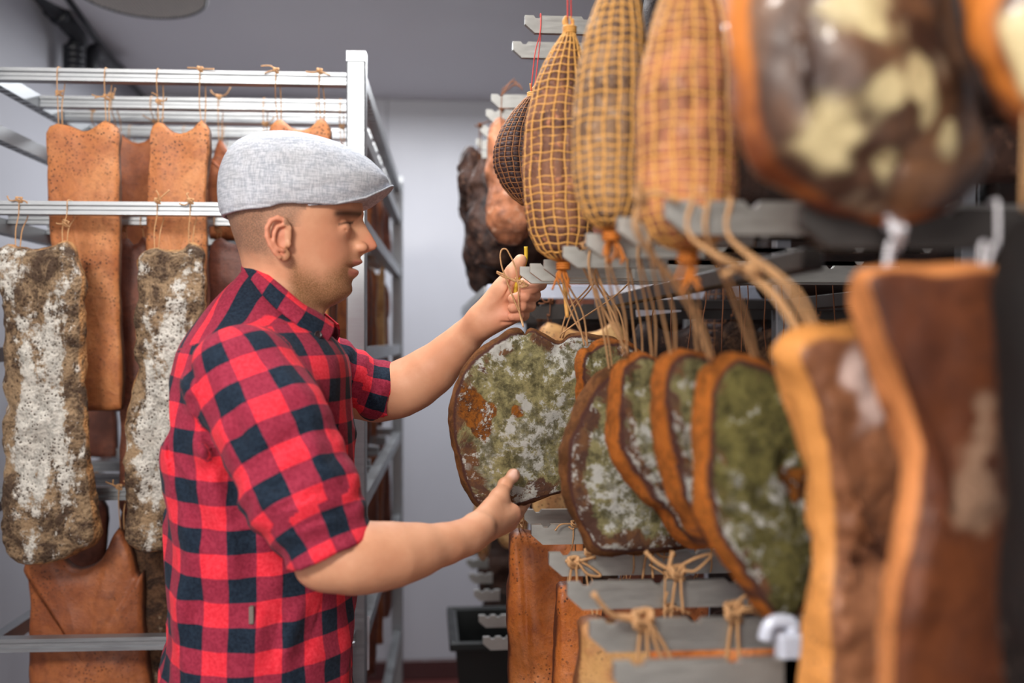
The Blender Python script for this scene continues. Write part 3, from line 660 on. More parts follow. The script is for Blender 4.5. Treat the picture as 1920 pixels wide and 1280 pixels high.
for (x0, Y, lb) in ((.139, 1.48, 'notched arm end touching the man\'s upper hand'), (.148, 1.42, 'notched arm end just right of the upper hand, overlapping its neighbour'), (.16, 1.35, 'third middle-level arm end behind the orange net knot'),
             (.160, 1.16, 'broad pale arm end under the sharp netted sausage'), (.165, 1.02, 'arm end just left of the orange knot of second sausage'), (.172, .885, 'bright blurred arm end between second and third netted sausages')):
    arm(x0, ZM, Y, lb, h=.025, L=.125 if Y < 1.4 else .55)
arm(.189, ZM, .775, 'largest blurred arm across the right with thick twine hung on it', L=.5, h=.027, notch=(.03, .07, .15, .23, .31))
arms('low', [(.157, 1.60, 'top arm of the lower stair of arms, under the lower hand'), (.155, 1.47, 'second arm down the stair, with a scratched face'), (.157, 1.27, 'third arm down the stair with twine tied on'),
             (.158, 1.11, 'fourth arm down the stair, two twine knots on it'), (.158, .955, 'fifth arm down the stair, lowest with a large twine knot'), (.158, .83, 'sixth arm cut by the bottom edge of the picture')], CZ-.272)
arms('low', [(.128, y_, 'blurred pale arm end, '+w_+' of the small column beside the dark ham') for y_, w_ in ((2.27, 'seventh'), (2.45, 'sixth'), (2.7, 'fifth'))], CZ-.675, .07)
arms('low', [(.128, y_, 'small blurred arm end, '+w_+' in the column below the lower hand') for y_, w_ in ((3.0, 'fourth'), (3.2, 'third'), (3.4, 'second'), (3.6, 'first'))], CZ-.70, .07)
def rail_obj(parent, p, q, sx, sz, name='side_rail', mat='steel'):
    b = MB(); p = Vector(p); q = Vector(q)
    lo = (min(p.x, q.x)-(sx/2 if abs(p.x-q.x) < 1e-6 else 0), min(p.y, q.y)-(sx/2 if abs(p.y-q.y) < 1e-6 else 0), min(p.z, q.z)-(sz/2 if abs(p.z-q.z) < 1e-6 else 0))
    hi = (max(p.x, q.x)+(sx/2 if abs(p.x-q.x) < 1e-6 else 0), max(p.y, q.y)+(sx/2 if abs(p.y-q.y) < 1e-6 else 0), max(p.z, q.z)+(sz/2 if abs(p.z-q.z) < 1e-6 else 0))
    b.box(lo, hi, bev=.002); return b.build(name, M[mat], parent)
nr_ = thing('near_rack', 'steel rack on the right carrying the mouldy hams and netted sausages', 'rack', (.72, 1.2, 0))
for (x_, y_) in ((.70, .42), (.70, 1.92), (1.08, .42), (1.08, 1.92)):
    rail_obj(nr_, (x_, y_, .05), (x_, y_, 2.3), .03, .03, 'post')
rail_obj(nr_, (.335, .84, ZM-.04), (.335, 1.92, ZM-.04), .02, .02, 'side_rail', 'steel_dark'); rail_obj(nr_, (.335, 1.92, ZM-.04), (.70, 1.92, ZM-.04), .02, .02, 'cross_rail', 'steel_dark')
for z_ in (CZ+.515, CZ+.075, CZ-.317, CZ-.72):
    for x_ in (.70, 1.08):
        rail_obj(nr_, (x_, .42, z_-.005), (x_, 1.92, z_-.005), .025, .024, 'side_rail', 'steel_dark')
    rail_obj(nr_, (.70, 1.92, z_), (1.08, 1.92, z_), .02, .03, 'cross_rail', 'steel_dark')
# far rack (behind): front cross rail, post, slotted rail
fr = thing('far_rack', 'second steel rack behind the near one with a bright front rail at hand height', 'rack', (.7, 2.3, 0))
zf = CZ+.112
rail_obj(fr, (.135, 2.24, zf), (1.3, 2.24, zf), .02, .032, 'front_rail', 'white')
rail_obj(fr, (.605, 2.26, .05), (.605, 2.26, 2.25), .024, .03, 'post')
rail_obj(fr, (1.3, 2.24, .05), (1.3, 2.24, 2.25), .03, .03, 'post'); rail_obj(fr, (.5, 3.7, .05), (.5, 3.7, 2.25), .03, .03, 'post'); rail_obj(fr, (1.3, 3.7, .05), (1.3, 3.7, 2.25), .03, .03, 'post')
b = MB(); yy = 2.24      # notched side rail
while yy < 3.7:
    b.box((.128, yy, zf-.02), (.142, yy+.03, zf+.012)); b.box((.128, yy+.03, zf-.02), (.142, yy+.05, zf-.004)); yy += .05
b.build('notched_rail', M['steel'], fr)
for z_ in (CZ+.515, CZ-.725): rail_obj(fr, (.55, 2.2, z_-.004), (.55, 3.7, z_-.004), .03, .02, 'side_rail', 'steel_dark'); rail_obj(fr, (1.3, 2.2, z_), (1.3, 3.7, z_), .03, .03, 'side_rail', 'steel_dark')
for z_ in (CZ-.72, CZ+.5): rail_obj(fr, (.5, 2.27, z_), (1.3, 2.27, z_), .02, .03, 'cross_rail', 'steel_dark')
def arm_at(x, Y, z):
    return lambda p: Vector((p.x if x is None else x, Y+.0055, z+.0005))
# ------------------------------------------------------------------ mouldy hams
def strings(t, A, n, lst, Y, z, mat='twine', r=.0012, half=.0065, hb=.03, tails=True, armkn=True):
    for i, (px, py, bx) in enumerate(lst):
        p = on_plane(px, py, A, n); q = at(bx, 0, Y); q = Vector((q.x, Y+.0055, z+.0005))
        twine_loop(t, p, q, mat, r, seed=px, half=half, hb=hb, tails=tails, knot=(i == 0 and armkn))
HAM1_Y = 1.485
t1, A1, n1 = slab('mouldy_ham', 'flat round ham in green and white mould held by the man', 'ham',
    [(843, 785), (850, 735), (868, 693), (895, 660), (925, 636), (955, 618), (985, 606), (1010, 618), (1040, 630), (1070, 624), (1110, 628), (1160, 640), (1178, 700), (1160, 800), (1120, 880), (1075, 915), (1035, 932), (990, 946), (960, 950), (930, 952), (900, 948), (882, 930), (866, 895), (850, 840)],
    HAM1_Y, .036, M['mould'], .06, amp=.0038, freq=26, bulge=.005, nseg=220, nr=44, rnd=.8, grooves=((984, 610, 960, 700, .008, .008), (984, 610, 930, 660, .006, .007), (1050, 630, 1010, 720, .006, .009), (985, 610, 1000, 690, .005, .006)), seed=1, patches=((888, 770, .034), (900, 800, .02), (875, 745, .02), (965, 770, .012)))
p = on_plane(979, 612, A1, n1)
# the loop of twine pinched by the upper hand, then two strands to the ham
b = MB(); f_ = lambda px, py, Y=1.513: at(px, py, Y)
b.tube(catmull([f_(981, 612, 1.478), f_(975, 590), f_(972, 560), f_(972, 535), f_(968, 508), f_(962, 490), f_(955, 476), f_(949, 467), f_(941, 468), f_(938, 480), f_(941, 500), f_(948, 520), f_(957, 545), f_(968, 572), f_(978, 596), f_(981, 612, 1.478)], 6), .0013, 6); tw = b.build('twine', M['twine'], t1, True)
b = MB(); b.tube(catmull([f_(931, 509), f_(945, 515), f_(957, 523), f_(966, 527), f_(975, 526), f_(985, 531), f_(992, 535)], 5), [.0015]*31, 6)
b.tube(catmull([f_(931, 511), f_(944, 519), f_(962, 524), f_(974, 531), f_(986, 537), f_(990, 533)], 5), .0013, 6)
b.tube(catmull([f_(966, 520), f_(974, 532), f_(980, 526), f_(984, 536), f_(976, 538), f_(970, 528)], 5), .0016, 6); b.build('knot', M['twine'], tw, True)
strings(t1, A1, n1, [(1052, 626, 1110)], 1.42, ZM)
def ham(label, outline, Y, mat, yaw, th, strs, armY, seed, bulge=.006, amp=.004, armz=CZ+.112, grooves=(), nseg=180, nr=30, r=.0013, freq=26, name='mouldy_ham', tm='twine', patches=()):
    t, A, n = slab(name, label, 'ham', outline, Y, th, M[mat], yaw, amp=amp, freq=freq, bulge=bulge, nseg=nseg, nr=nr, rnd=.8, grooves=grooves, seed=seed, patches=patches)
    strings(t, A, n, strs, armY, armz, mat=tm, r=r); return t
ham('mouldy ham just right of the held one, its orange edge showing', [(1078, 735), (1076, 690), (1084, 652), (1105, 636), (1140, 630), (1190, 645), (1220, 700), (1225, 820), (1190, 900), (1140, 900), (1105, 850), (1082, 790)],
    1.365, 'mould2', .2, .048, [(1098, 640, 1060), (1170, 640, 1120)], 1.35, 2, grooves=((1098, 640, 1120, 760, .006, .008),))
ham('large mouldy ham with brown rim hanging lowest in the middle', [(1046, 880), (1052, 830), (1076, 775), (1105, 725), (1140, 690), (1190, 685), (1260, 725), (1300, 840), (1312, 950), (1292, 1026), (1200, 1036), (1112, 1040), (1082, 1005), (1062, 960), (1048, 920)],
    1.225, 'mould', .1, .05, [(1146, 696, 1108), (1200, 696, 1180)], 1.16, 3, grooves=((1200, 700, 1170, 900, .006, .01),))
ham('mouldy ham with bright orange left edge, third from the held one', [(1142, 760), (1146, 700), (1160, 664), (1188, 650), (1225, 662), (1275, 720), (1320, 850), (1330, 990), (1296, 1026), (1246, 972), (1200, 918), (1162, 876), (1144, 830)],
    1.105, 'mould2', .22, .05, [(1172, 660, 1140), (1225, 668, 1200)], 1.02, 4, grooves=((1172, 660, 1190, 800, .006, .008),))
ham('narrow ham edge, orange and violet, between two wider mouldy hams', [(1232, 760), (1232, 700), (1248, 664), (1290, 652), (1350, 690), (1400, 850), (1380, 980), (1320, 1020), (1276, 960), (1246, 870)],
    .985, 'mould2', .25, .045, [(1262, 664, 1222), (1310, 664, 1290)], .885, 5)
ham('big blurred olive-green ham with an orange left edge', [(1292, 900), (1298, 800), (1306, 712), (1326, 672), (1360, 658), (1432, 680), (1492, 730), (1516, 850), (1514, 1000), (1502, 1120), (1456, 1172), (1400, 1120), (1345, 1050), (1305, 990)],
    .885, 'mould3', .2, .055, [(1335, 668, 1200), (1420, 680, 1330)], .775, 6, r=.0016, grooves=((1440, 860, 1470, 960, .01, .012), (1335, 668, 1360, 800, .006, .01)), bulge=.01, patches=((1462, 905, .018), (1440, 880, .012)))
# orange rinded slabs further right
ham('blurred orange-rimmed pork slab with pink middle, right of the olive ham', [(1470, 655), (1500, 622), (1560, 628), (1640, 610), (1700, 660), (1720, 800), (1700, 1000), (1690, 1400), (1530, 1420), (1520, 1200), (1522, 1000), (1525, 850), (1500, 740)],
    .74, 'rind_edge', .22, .045, [(1510, 632, 1300), (1540, 640, 1372)], .775, 7, name='pork_slab', r=.002, bulge=.004, amp=.006, patches=((1560, 700, .016), (1590, 745, .018)))
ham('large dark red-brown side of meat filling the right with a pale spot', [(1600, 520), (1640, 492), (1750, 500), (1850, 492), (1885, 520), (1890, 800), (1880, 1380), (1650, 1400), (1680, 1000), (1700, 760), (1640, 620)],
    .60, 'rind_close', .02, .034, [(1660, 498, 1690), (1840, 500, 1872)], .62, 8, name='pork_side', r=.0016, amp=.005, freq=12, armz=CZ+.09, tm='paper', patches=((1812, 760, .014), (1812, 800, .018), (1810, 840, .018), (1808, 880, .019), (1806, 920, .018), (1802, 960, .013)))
arm(.24, CZ+.088, .62, 'dark blurred steel arm above the big dark side of meat', L=.5, h=.028, mat='steel_dark', notch=(.1, .2, .3))
ham('near-black side of meat cut by the right edge of the picture', [(1910, 420), (1935, 395), (2010, 390), (2060, 420), (2080, 900), (2080, 1450), (1930, 1450), (1915, 1000), (1908, 700)],
    .52, 'rind_black', .1, .06, [(1920, 370, 1930), (2000, 370, 2000)], .62, 9, name='pork_side', amp=.005, freq=12, armz=CZ+.3)
ham('marbled cream and brown ham blurred in the top right corner', [(1392, -120), (1378, 0), (1385, 120), (1402, 220), (1440, 320), (1520, 385), (1620, 400), (1740, 380), (1810, 330), (1812, 200), (1790, 60), (1760, -120), (1580, -180)],
    .62, 'close_ham', .15, .07, [(1500, -150, 1500), (1700, -150, 1700)], .62, 10, name='cured_ham', amp=.008, freq=12, bulge=.02, armz=CZ+.60, patches=((1500, 285, .020), (1525, 50, .024), (1545, 95, .014), (1572, 205, .014), (1625, 195, .012), (1650, 245, .016), (1700, 268, .014), (1590, 320, .012)))
ham('dark ham with a cream streak at the top right edge', [(1835, -150), (1820, 0), (1850, 140), (1900, 240), (2000, 300), (2100, 200), (2100, -150)],
    .55, 'close_ham', .1, .07, [(1900, -140, 1900), (2000, -140, 2000)], .62, 14, name='cured_ham', amp=.008, freq=12, bulge=.02, armz=CZ+.60, patches=((1872, 90, .016), (1895, 140, .016)))
# ------------------------------------------------------------------ lower orange bellies on the right
def low(label, x0, y0, x1, y1, Y, mat, aY, **k):
    return belly(label, x0, y0, x1, y1, Y, mat, bar=lambda p: Vector((p.x, aY+.0055, CZ-.272+.0005)), half=.0065, **k)
low('amber rind belly just below the lower hand', 952, 988, 1092, 1520, 1.665, 'rind_amber', 1.60, th=.06, dip=12, seed=81, bulge=.01, grooves=((978, 1000, 992, 1400, .006, .006),), name='rind_belly')
low('amber rind belly partly behind the second and third stair arms', 1038, 1085, 1200, 1560, 1.53, 'rind_amber', 1.47, th=.05, dip=10, seed=82, name='rind_belly')
low('pale fatty belly low in the middle under the fourth arm', 1078, 1150, 1300, 1600, 1.215, 'rind_pale', 1.27, th=.05, dip=14, seed=83, name='rind_belly')
low('red-orange belly low behind the fifth arm', 1210, 1175, 1460, 1620, 1.1, 'rind_amber', 1.11, th=.045, dip=14, seed=84, name='rind_belly')
low('red-brown belly hanging behind the third arm', 1130, 1080, 1330, 1560, 1.36, 'rind_red', 1.27, th=.04, dip=10, seed=85, name='rind_belly')
low('dark belly under the olive ham beside the white post', 1330, 1140, 1520, 1600, 1.2, 'rind_dark', 1.11, th=.05, dip=14, seed=86, name='rind_belly')
# twine knots lying on the stair arms
for i, (px, py, Y, ang, s, lb) in enumerate(((1075, 885+170, 1.262, 25, 1.4, 'knotted twine end on the third stair arm, pointing right'), (1270, 1075, 1.10, -28, 1.6, 'twine knot on the right of the fourth arm'), (1375, 1150, .95, -38, 1.9, 'thick twine knot by the olive ham tip on the fifth arm'), (1205, 1165, .945, 55, 2.0, 'large blurred twine knot with frayed tail on the fifth arm'), (1215, 1030, 1.262, 12, 1.3, 'curved twine bow on the third arm under the lowest ham'))):
    c = at(px, py, Y); t = thing('twine_knot', lb, 'twine', c); a = math.radians(ang); d = Vector((math.cos(a), -.02, -math.sin(a)))
    b = MB(); L_ = .028*s
    b.tube(catmull([c-d*L_*.2+Vector((0, 0, -.03*s)), c, c+d*L_*.4+Vector((0, 0, .004*s)), c+d*L_, c+d*L_*.5+Vector((0, -.004, -.004*s)), c+Vector((.004, -.003, 0)), c+Vector((.006, -.003, -.028*s))], 6), .0014*s**.5, 6)
    b.build('loop', M['twine'], t, True); make_knot(t, c, 'twine', .0016*s**.5, random.Random(i), True, s)
# ------------------------------------------------------------------ netted sausages
def sausage(name, label, px0, px1, py0, py1, Y, mat, NV=16, NRg=26, netmat='net', nr=.0012, topx=None, botx=None, prof=None, tie=None, tiemat='twine_red', knot_mat='net', botknot=True, seed=0, tilt=0):
    xc = (px0+px1)/2; topx = topx if topx is not None else xc; botx = botx if botx is not None else xc
    T, Bt = at(topx, py0, Y), at(botx, py1, Y); rad = (at(px1, py0, Y)-at(px0, py0, Y)).length/2; H = (T-Bt).length
    midshift = at(xc, (py0+py1)/2, Y)-(T+Bt)/2
    prof = prof or [(0, .10), (.03, .22), (.08, .42), (.15, .62), (.25, .8), (.4, .93), (.6, 1.0), (.78, 1.0), (.88, .93), (.95, .72), (.985, .4), (1, .12)]
    pt = [p[0] for p in prof]; pr = [p[1] for p in prof]
    t = thing(name, label, 'sausage', T)
    ss = 1-np.cos(np.linspace(0, 1, 81)*math.pi/1); s = np.linspace(0, 1, 97); s = s*.6+.4*(1-np.cos(s*math.pi))/2
    def axis(s_): return np.array(T)[None]*(1-s_)[:, None]+np.array(Bt)[None]*s_[:, None]+np.array(midshift)[None]*(np.sin(s_*math.pi))[:, None]
    def surf(s_, a_, extra=0.0, pin=True):
        c = axis(s_); r_ = np.interp(s_, pt, pr)*rad
        q = c+np.stack([np.cos(a_), np.sin(a_), 0*a_], 1)*r_[:, None]
        r2 = r_*(1+.10*fbm(q*9+seed*4, 3))
        if pin:
            cv = np.abs(np.sin(a_*NV/2)); cr = np.abs(np.sin(s_*NRg*math.pi)); r2 = r2+(np.minimum(cv, cr)**.5)*.0045*np.clip(r_/rad, 0, 1)-.001
        return c+np.stack([np.cos(a_), np.sin(a_), 0*a_], 1)*(r2+extra)[:, None]
    na = NV*6; a = np.linspace(0, 2*math.pi, na, endpoint=False); SS, AA = np.meshgrid(s, a, indexing='ij')
    V = surf(SS.ravel(), AA.ravel()); i, j = np.meshgrid(np.arange(len(s)-1), np.arange(na), indexing='ij'); i = i.ravel(); j = j.ravel(); j2 = (j+1) % na
    F = np.stack([i*na+j, (i+1)*na+j, (i+1)*na+j2, i*na+j2], 1)
    mesh('casing', V, [tuple(int(x) for x in f) for f in F]+[tuple(range(na)), tuple(range((len(s)-1)*na, len(s)*na))[::-1]], M[mat], t, True)
    b = MB()
    for k in range(NV):
        sv = np.linspace(0.0, 1, 60); wob = .02*np.sin(sv*30+k)
        b.tube([Vector(p) for p in surf(sv, np.full(60, 2*math.pi*k/NV)+wob, .0012, False)], nr, 5)
    for k in range(1, NRg):
        av = np.linspace(0, 2*math.pi, 50); sv = np.full(50, k/NRg)+.003*np.sin(av*NV/2+k)
        b.tube([Vector(p) for p in surf(sv, av, .0012, False)], nr*.85, 5, False)
    b.build('netting', M[netmat], t, True)
    rr = random.Random(seed)
    def tuft(c, up, m, n_=7, L_=.03, name_='net_knot'):
        b = MB(); b.tube([c-Vector((0, 0, .004)), c, c+Vector((0, 0, .004))], [.005, .0075, .005], 10)
        for q in range(n_):
            d = Vector((rr.uniform(-.5, .5), rr.uniform(-.6, .3), up)).normalized()*L_*rr.uniform(.5, 1)
            e = c+d; b.tube(catmull([c, c+d*.5+Vector((rr.uniform(-.006, .006), 0, 0)), e], 4), .0014, 5)
        for q in range(3):
            b.tube([c+Vector((math.cos(x)*.008, math.sin(x)*.008, (q-1)*.003)) for x in np.linspace(0, 6.28, 13)], .0016, 5)
        return b.build(name_, M[m], t, True)
    tuft(T, 1, knot_mat if tiemat != 'twine_red' else 'net', 5, .02)
    if botknot: tuft(Bt-Vector((0, 0, .006)), -1, 'knot', 8, .035)
    if tie is not None:
        q, m = tie; b = MB(); q = Vector(q)
        b.tube(catmull([T+Vector((-.003, -.004, 0)), T.lerp(q, .5)+Vector((-.003, -.004, 0)), q+Vector((-.001, -.0075, -.03)), q+Vector((0, -.007, 0)), q+Vector((0, .006, .001)), q+Vector((.002, .012, 0)), q+Vector((.002, .012, -.03)), T+Vector((.003, .004, 0))], 6), .0009, 6)
        b.tube([T+Vector((math.cos(x)*.007, math.sin(x)*.007, .003*math.sin(x*3))) for x in np.linspace(0, 18, 30)], .0013, 5)
        b.build('tie_string', M[m], t, True)
    return t
def uparm(x_, Y, z): return Vector((x_, Y+.0055, z+.001))
x_ = at(1003, 180, 1.7).x
sausage('netted_ham', 'small dark netted ham on red string left of the sharp netted sausage', 928, 1000, 178, 384, 1.72, 'saus_dark', 18, 22, 'net_dark', .0011, topx=998, botx=985, tie=(uparm(x_+.01, 1.70, CZ+.56), 'twine_red'), botknot=False, seed=3, prof=[(0, .10), (.05, .3), (.15, .55), (.3, .8), (.5, .98), (.68, 1.0), (.82, .85), (.93, .55), (1, .15)])
x_ = at(1068, 50, 1.26).x
sausage('netted_sausage', 'sharp long netted sausage above the upper hand, tied with red string', 986, 1104, 56, 490, 1.26, 'saus_brown', 17, 29, 'net', .0012, topx=1068, botx=1056, tie=(uparm(x_, 1.26, CZ+.60), 'twine_red'), seed=1)
x_ = at(1165, -40, 1.0).x
sausage('netted_sausage', 'slightly blurred netted sausage, second from the left, knot over the pale arm', 1082, 1216, -60, 432, 1.0, 'saus_grey', 16, 30, 'net', .0012, topx=1165, botx=1146, tie=(uparm(x_, 1.0, CZ+.60), 'twine'), seed=2)
x_ = at(1300, -40, .83).x
sausage('netted_sausage', 'blurred wide netted sausage nearest the marbled ham', 1198, 1376, -80, 470, .83, 'saus_orange', 15, 30, 'net', .0012, topx=1300, botx=1290, tie=(uparm(x_, .83, CZ+.60), 'twine'), seed=5)
sausage('netted_sausage', 'dark thin-netted sausage deep behind the mouldy hams', 1312, 1386, 512, 700, 2.18, 'saus_dark', 12, 14, 'net_dark', .001, tie=(Vector((at(1350, 470, 2.24).x, 2.2345, zf+.018)), 'twine'), seed=6, botknot=False)
# red string hanging from the second upper arm to the small ham is its tie; dry stalk knot on far arm
c = at(940, 178, 2.25); t = thing('twine_knot', 'dry frayed twine knot on the far upper arm', 'twine', c)
b = MB()
for k in range(5): b.tube(catmull([c+Vector((0, 0, -.12 if k == 0 else 0)), c+Vector((.001, 0, .0)), c+Vector((.012+.005*k, -.003*k, .02+.004*(k % 3))), c+Vector((.03+.004*k, -.006*k, .038-.008*k))], 5), .0012, 5)
b.build('tails', M['twine_dark'], t, True)
# ------------------------------------------------------------------ dark hams on the far rack
def lump(name, label, els, mat, h=.006, amp=.012, freq=16, tie=None, cat='ham', loc=None):
    ops = [ell_op(tuple(at(px, py, Y)), r, .03) for (px, py, Y, r) in els]
    C = np.array([o['c'] for o in ops]); Rm = max(o['R'] for o in ops)+.03
    V, F = sdf_mesh(ops, C.min(0)-Rm, C.max(0)+Rm, h, lambda P: (fbm(P*freq, 4)*amp).astype(np.float32), amp*1.5)
    t = thing(name, label, cat, tuple(C.mean(0))); z = np.zeros(len(V)); N = V[:, 2]
    mesh('meat', V, F, M[mat], t, True, {'rim': z+.3, 'cen': z+.4})
    if tie:
        for (px, py, q) in tie: p = at(px, py, els[0][2]); twine_loop(t, p, q, 'twine_dark', .0012, seed=px, half=.007)
    return t
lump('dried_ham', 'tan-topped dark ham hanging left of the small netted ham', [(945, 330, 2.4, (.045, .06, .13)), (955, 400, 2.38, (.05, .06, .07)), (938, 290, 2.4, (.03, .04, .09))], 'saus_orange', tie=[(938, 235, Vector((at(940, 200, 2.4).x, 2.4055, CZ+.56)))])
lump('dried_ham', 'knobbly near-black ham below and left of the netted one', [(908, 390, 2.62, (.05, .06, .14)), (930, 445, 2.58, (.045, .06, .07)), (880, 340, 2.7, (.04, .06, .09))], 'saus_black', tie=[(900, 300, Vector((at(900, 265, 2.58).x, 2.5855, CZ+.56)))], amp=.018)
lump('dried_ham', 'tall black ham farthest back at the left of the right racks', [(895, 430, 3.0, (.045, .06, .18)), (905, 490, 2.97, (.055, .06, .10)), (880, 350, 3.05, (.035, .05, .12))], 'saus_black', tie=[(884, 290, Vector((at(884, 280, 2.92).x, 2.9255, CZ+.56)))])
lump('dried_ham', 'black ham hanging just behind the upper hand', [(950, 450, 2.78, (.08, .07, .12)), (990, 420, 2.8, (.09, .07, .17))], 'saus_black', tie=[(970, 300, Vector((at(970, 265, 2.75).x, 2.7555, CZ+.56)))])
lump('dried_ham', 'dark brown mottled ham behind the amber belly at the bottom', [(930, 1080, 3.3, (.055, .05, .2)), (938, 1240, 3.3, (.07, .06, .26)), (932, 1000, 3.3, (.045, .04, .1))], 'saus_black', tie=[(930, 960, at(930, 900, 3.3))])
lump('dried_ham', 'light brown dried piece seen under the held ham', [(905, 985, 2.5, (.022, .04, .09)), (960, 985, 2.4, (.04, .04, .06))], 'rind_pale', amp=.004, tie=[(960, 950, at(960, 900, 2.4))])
# dark bellies and hams that close the racks behind the near hams
k = 0
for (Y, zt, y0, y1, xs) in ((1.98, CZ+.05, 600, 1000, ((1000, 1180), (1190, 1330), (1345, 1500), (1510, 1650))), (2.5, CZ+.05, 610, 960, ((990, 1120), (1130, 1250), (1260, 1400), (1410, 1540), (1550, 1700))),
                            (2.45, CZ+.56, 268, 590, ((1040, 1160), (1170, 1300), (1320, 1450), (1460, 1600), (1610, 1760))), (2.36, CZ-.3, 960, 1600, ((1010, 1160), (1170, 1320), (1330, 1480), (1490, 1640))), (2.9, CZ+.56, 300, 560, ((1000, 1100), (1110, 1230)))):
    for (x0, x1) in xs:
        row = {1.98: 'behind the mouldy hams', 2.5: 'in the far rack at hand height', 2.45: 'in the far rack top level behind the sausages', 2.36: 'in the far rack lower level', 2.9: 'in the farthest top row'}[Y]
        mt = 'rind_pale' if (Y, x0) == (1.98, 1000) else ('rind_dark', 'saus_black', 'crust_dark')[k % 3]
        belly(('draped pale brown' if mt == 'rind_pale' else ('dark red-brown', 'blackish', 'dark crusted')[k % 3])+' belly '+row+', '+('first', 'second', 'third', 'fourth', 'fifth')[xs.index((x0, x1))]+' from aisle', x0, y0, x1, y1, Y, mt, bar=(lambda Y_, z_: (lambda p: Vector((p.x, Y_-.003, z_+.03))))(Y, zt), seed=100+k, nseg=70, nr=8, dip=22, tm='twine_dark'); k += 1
for Y, z_ in ((1.98, CZ+.075), (2.5, CZ+.075), (2.45, CZ+.585), (2.36, CZ-.275), (2.9, CZ+.585)):
    arm(.2, z_, Y-.006, 'dark steel arm carrying the dark bellies '+{1.98: 'right behind the mouldy hams', 2.5: 'of the far rack at hand height', 2.45: 'of the far rack top level', 2.36: 'of the far rack lower level', 2.9: 'of the farthest top row'}[Y], L=1.1, mat='steel_dark')
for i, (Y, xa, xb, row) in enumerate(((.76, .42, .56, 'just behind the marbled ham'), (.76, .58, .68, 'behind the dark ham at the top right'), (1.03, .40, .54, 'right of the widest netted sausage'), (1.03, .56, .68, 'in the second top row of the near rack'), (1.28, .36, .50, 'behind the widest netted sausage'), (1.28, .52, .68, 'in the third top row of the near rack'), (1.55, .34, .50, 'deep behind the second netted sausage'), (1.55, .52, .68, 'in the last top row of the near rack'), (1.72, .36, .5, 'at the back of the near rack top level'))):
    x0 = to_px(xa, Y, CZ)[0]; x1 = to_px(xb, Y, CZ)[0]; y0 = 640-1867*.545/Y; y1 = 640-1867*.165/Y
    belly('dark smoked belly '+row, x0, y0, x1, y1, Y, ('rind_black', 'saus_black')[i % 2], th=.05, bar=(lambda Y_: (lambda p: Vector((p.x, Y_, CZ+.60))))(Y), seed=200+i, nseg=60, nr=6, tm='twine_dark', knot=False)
for Y in (.76, 1.03, 1.28, 1.55, 1.72):
    arm(.3, CZ+.60, Y-.006, 'dark bar above the frame carrying smoked bellies, '+{.76: 'nearest', 1.03: 'second nearest', 1.28: 'middle one', 1.55: 'fourth', 1.72: 'farthest'}[Y], L=.8, mat='steel_dark')
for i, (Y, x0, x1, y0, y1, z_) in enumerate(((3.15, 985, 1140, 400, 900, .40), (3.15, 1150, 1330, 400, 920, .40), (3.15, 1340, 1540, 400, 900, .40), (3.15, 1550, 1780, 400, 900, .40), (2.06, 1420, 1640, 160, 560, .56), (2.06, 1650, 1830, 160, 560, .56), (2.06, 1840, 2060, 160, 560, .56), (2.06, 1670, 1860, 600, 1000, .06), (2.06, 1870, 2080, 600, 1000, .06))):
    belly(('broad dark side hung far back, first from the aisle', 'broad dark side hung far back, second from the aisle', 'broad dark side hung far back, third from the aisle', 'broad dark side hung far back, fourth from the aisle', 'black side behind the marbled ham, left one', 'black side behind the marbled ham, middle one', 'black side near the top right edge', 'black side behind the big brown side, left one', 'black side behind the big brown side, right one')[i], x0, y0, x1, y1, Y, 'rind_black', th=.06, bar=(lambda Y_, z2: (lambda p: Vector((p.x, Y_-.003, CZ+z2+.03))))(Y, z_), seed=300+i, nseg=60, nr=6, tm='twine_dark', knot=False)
arm(.2, CZ+.43, 3.144, 'dark bar far back carrying the broad dark sides', L=1.7, mat='steel_dark')
arm(.66, CZ+.59, 2.054, 'dark bar above the black sides at the top right', L=.75, mat='steel_dark'); arm(.9, CZ+.09, 2.054, 'dark bar behind the big brown side of meat', L=.55, mat='steel_dark')
# loose twine strands seen between the middle arms and the hams
for i, (a, c_, Y0, Y1, r, mt) in enumerate((((1198, 522), (1052, 626), 1.44, 1.47, .0012, 'twine'), ((1036, 520), (1100, 640), 1.36, 1.36, .0013, 'twine'), ((1080, 490), (1178, 660), 1.2, 1.2, .0015, 'twine'), ((1110, 500), (1170, 650), 1.18, 1.2, .0016, 'twine'))):
    t = thing('hanging_twine', ('thin crossing strand running down left to the held ham', 'slack tan strand crossing it from the left', 'slanting tan strand left of the paper tag', 'short slanting strand beside it')[i], 'twine', at(*a, Y0))
    b = MB(); p, q = at(*a, Y0), at(*c_, Y1); b.tube(catmull([p+Vector((0, 0, .01)), p.lerp(q, .3)+Vector((.002, 0, .001)), p.lerp(q, .7)-Vector((.001, 0, 0)), q], 5), r, 6); b.build('strand', M[mt], t, True)
for i in range(12):
    px = 1225+i*29+(i*37 % 17); Y = 1.55+.04*(i % 5); t = thing('hanging_twine', 'dark thin strand hanging in the gap, '+('first', 'second', 'third', 'fourth', 'fifth', 'sixth', 'seventh', 'eighth', 'ninth', 'tenth', 'eleventh', 'twelfth')[i]+' right of the paper tag', 'twine', at(px, 540, Y), 'dark strands in the gap')
    b = MB(); b.tube(catmull([at(px, 515, Y), at(px+3, 560, Y), at(px-4+(i % 3)*5, 610, Y), at(px+5*(i % 2), 660, Y)], 5), .0011, 5); b.build('strand', M['twine_dark'], t, True)
t = thing('yellow_cord', 'short yellow net strip poking up behind the thumb', 'cord', at(986, 470, 1.56))
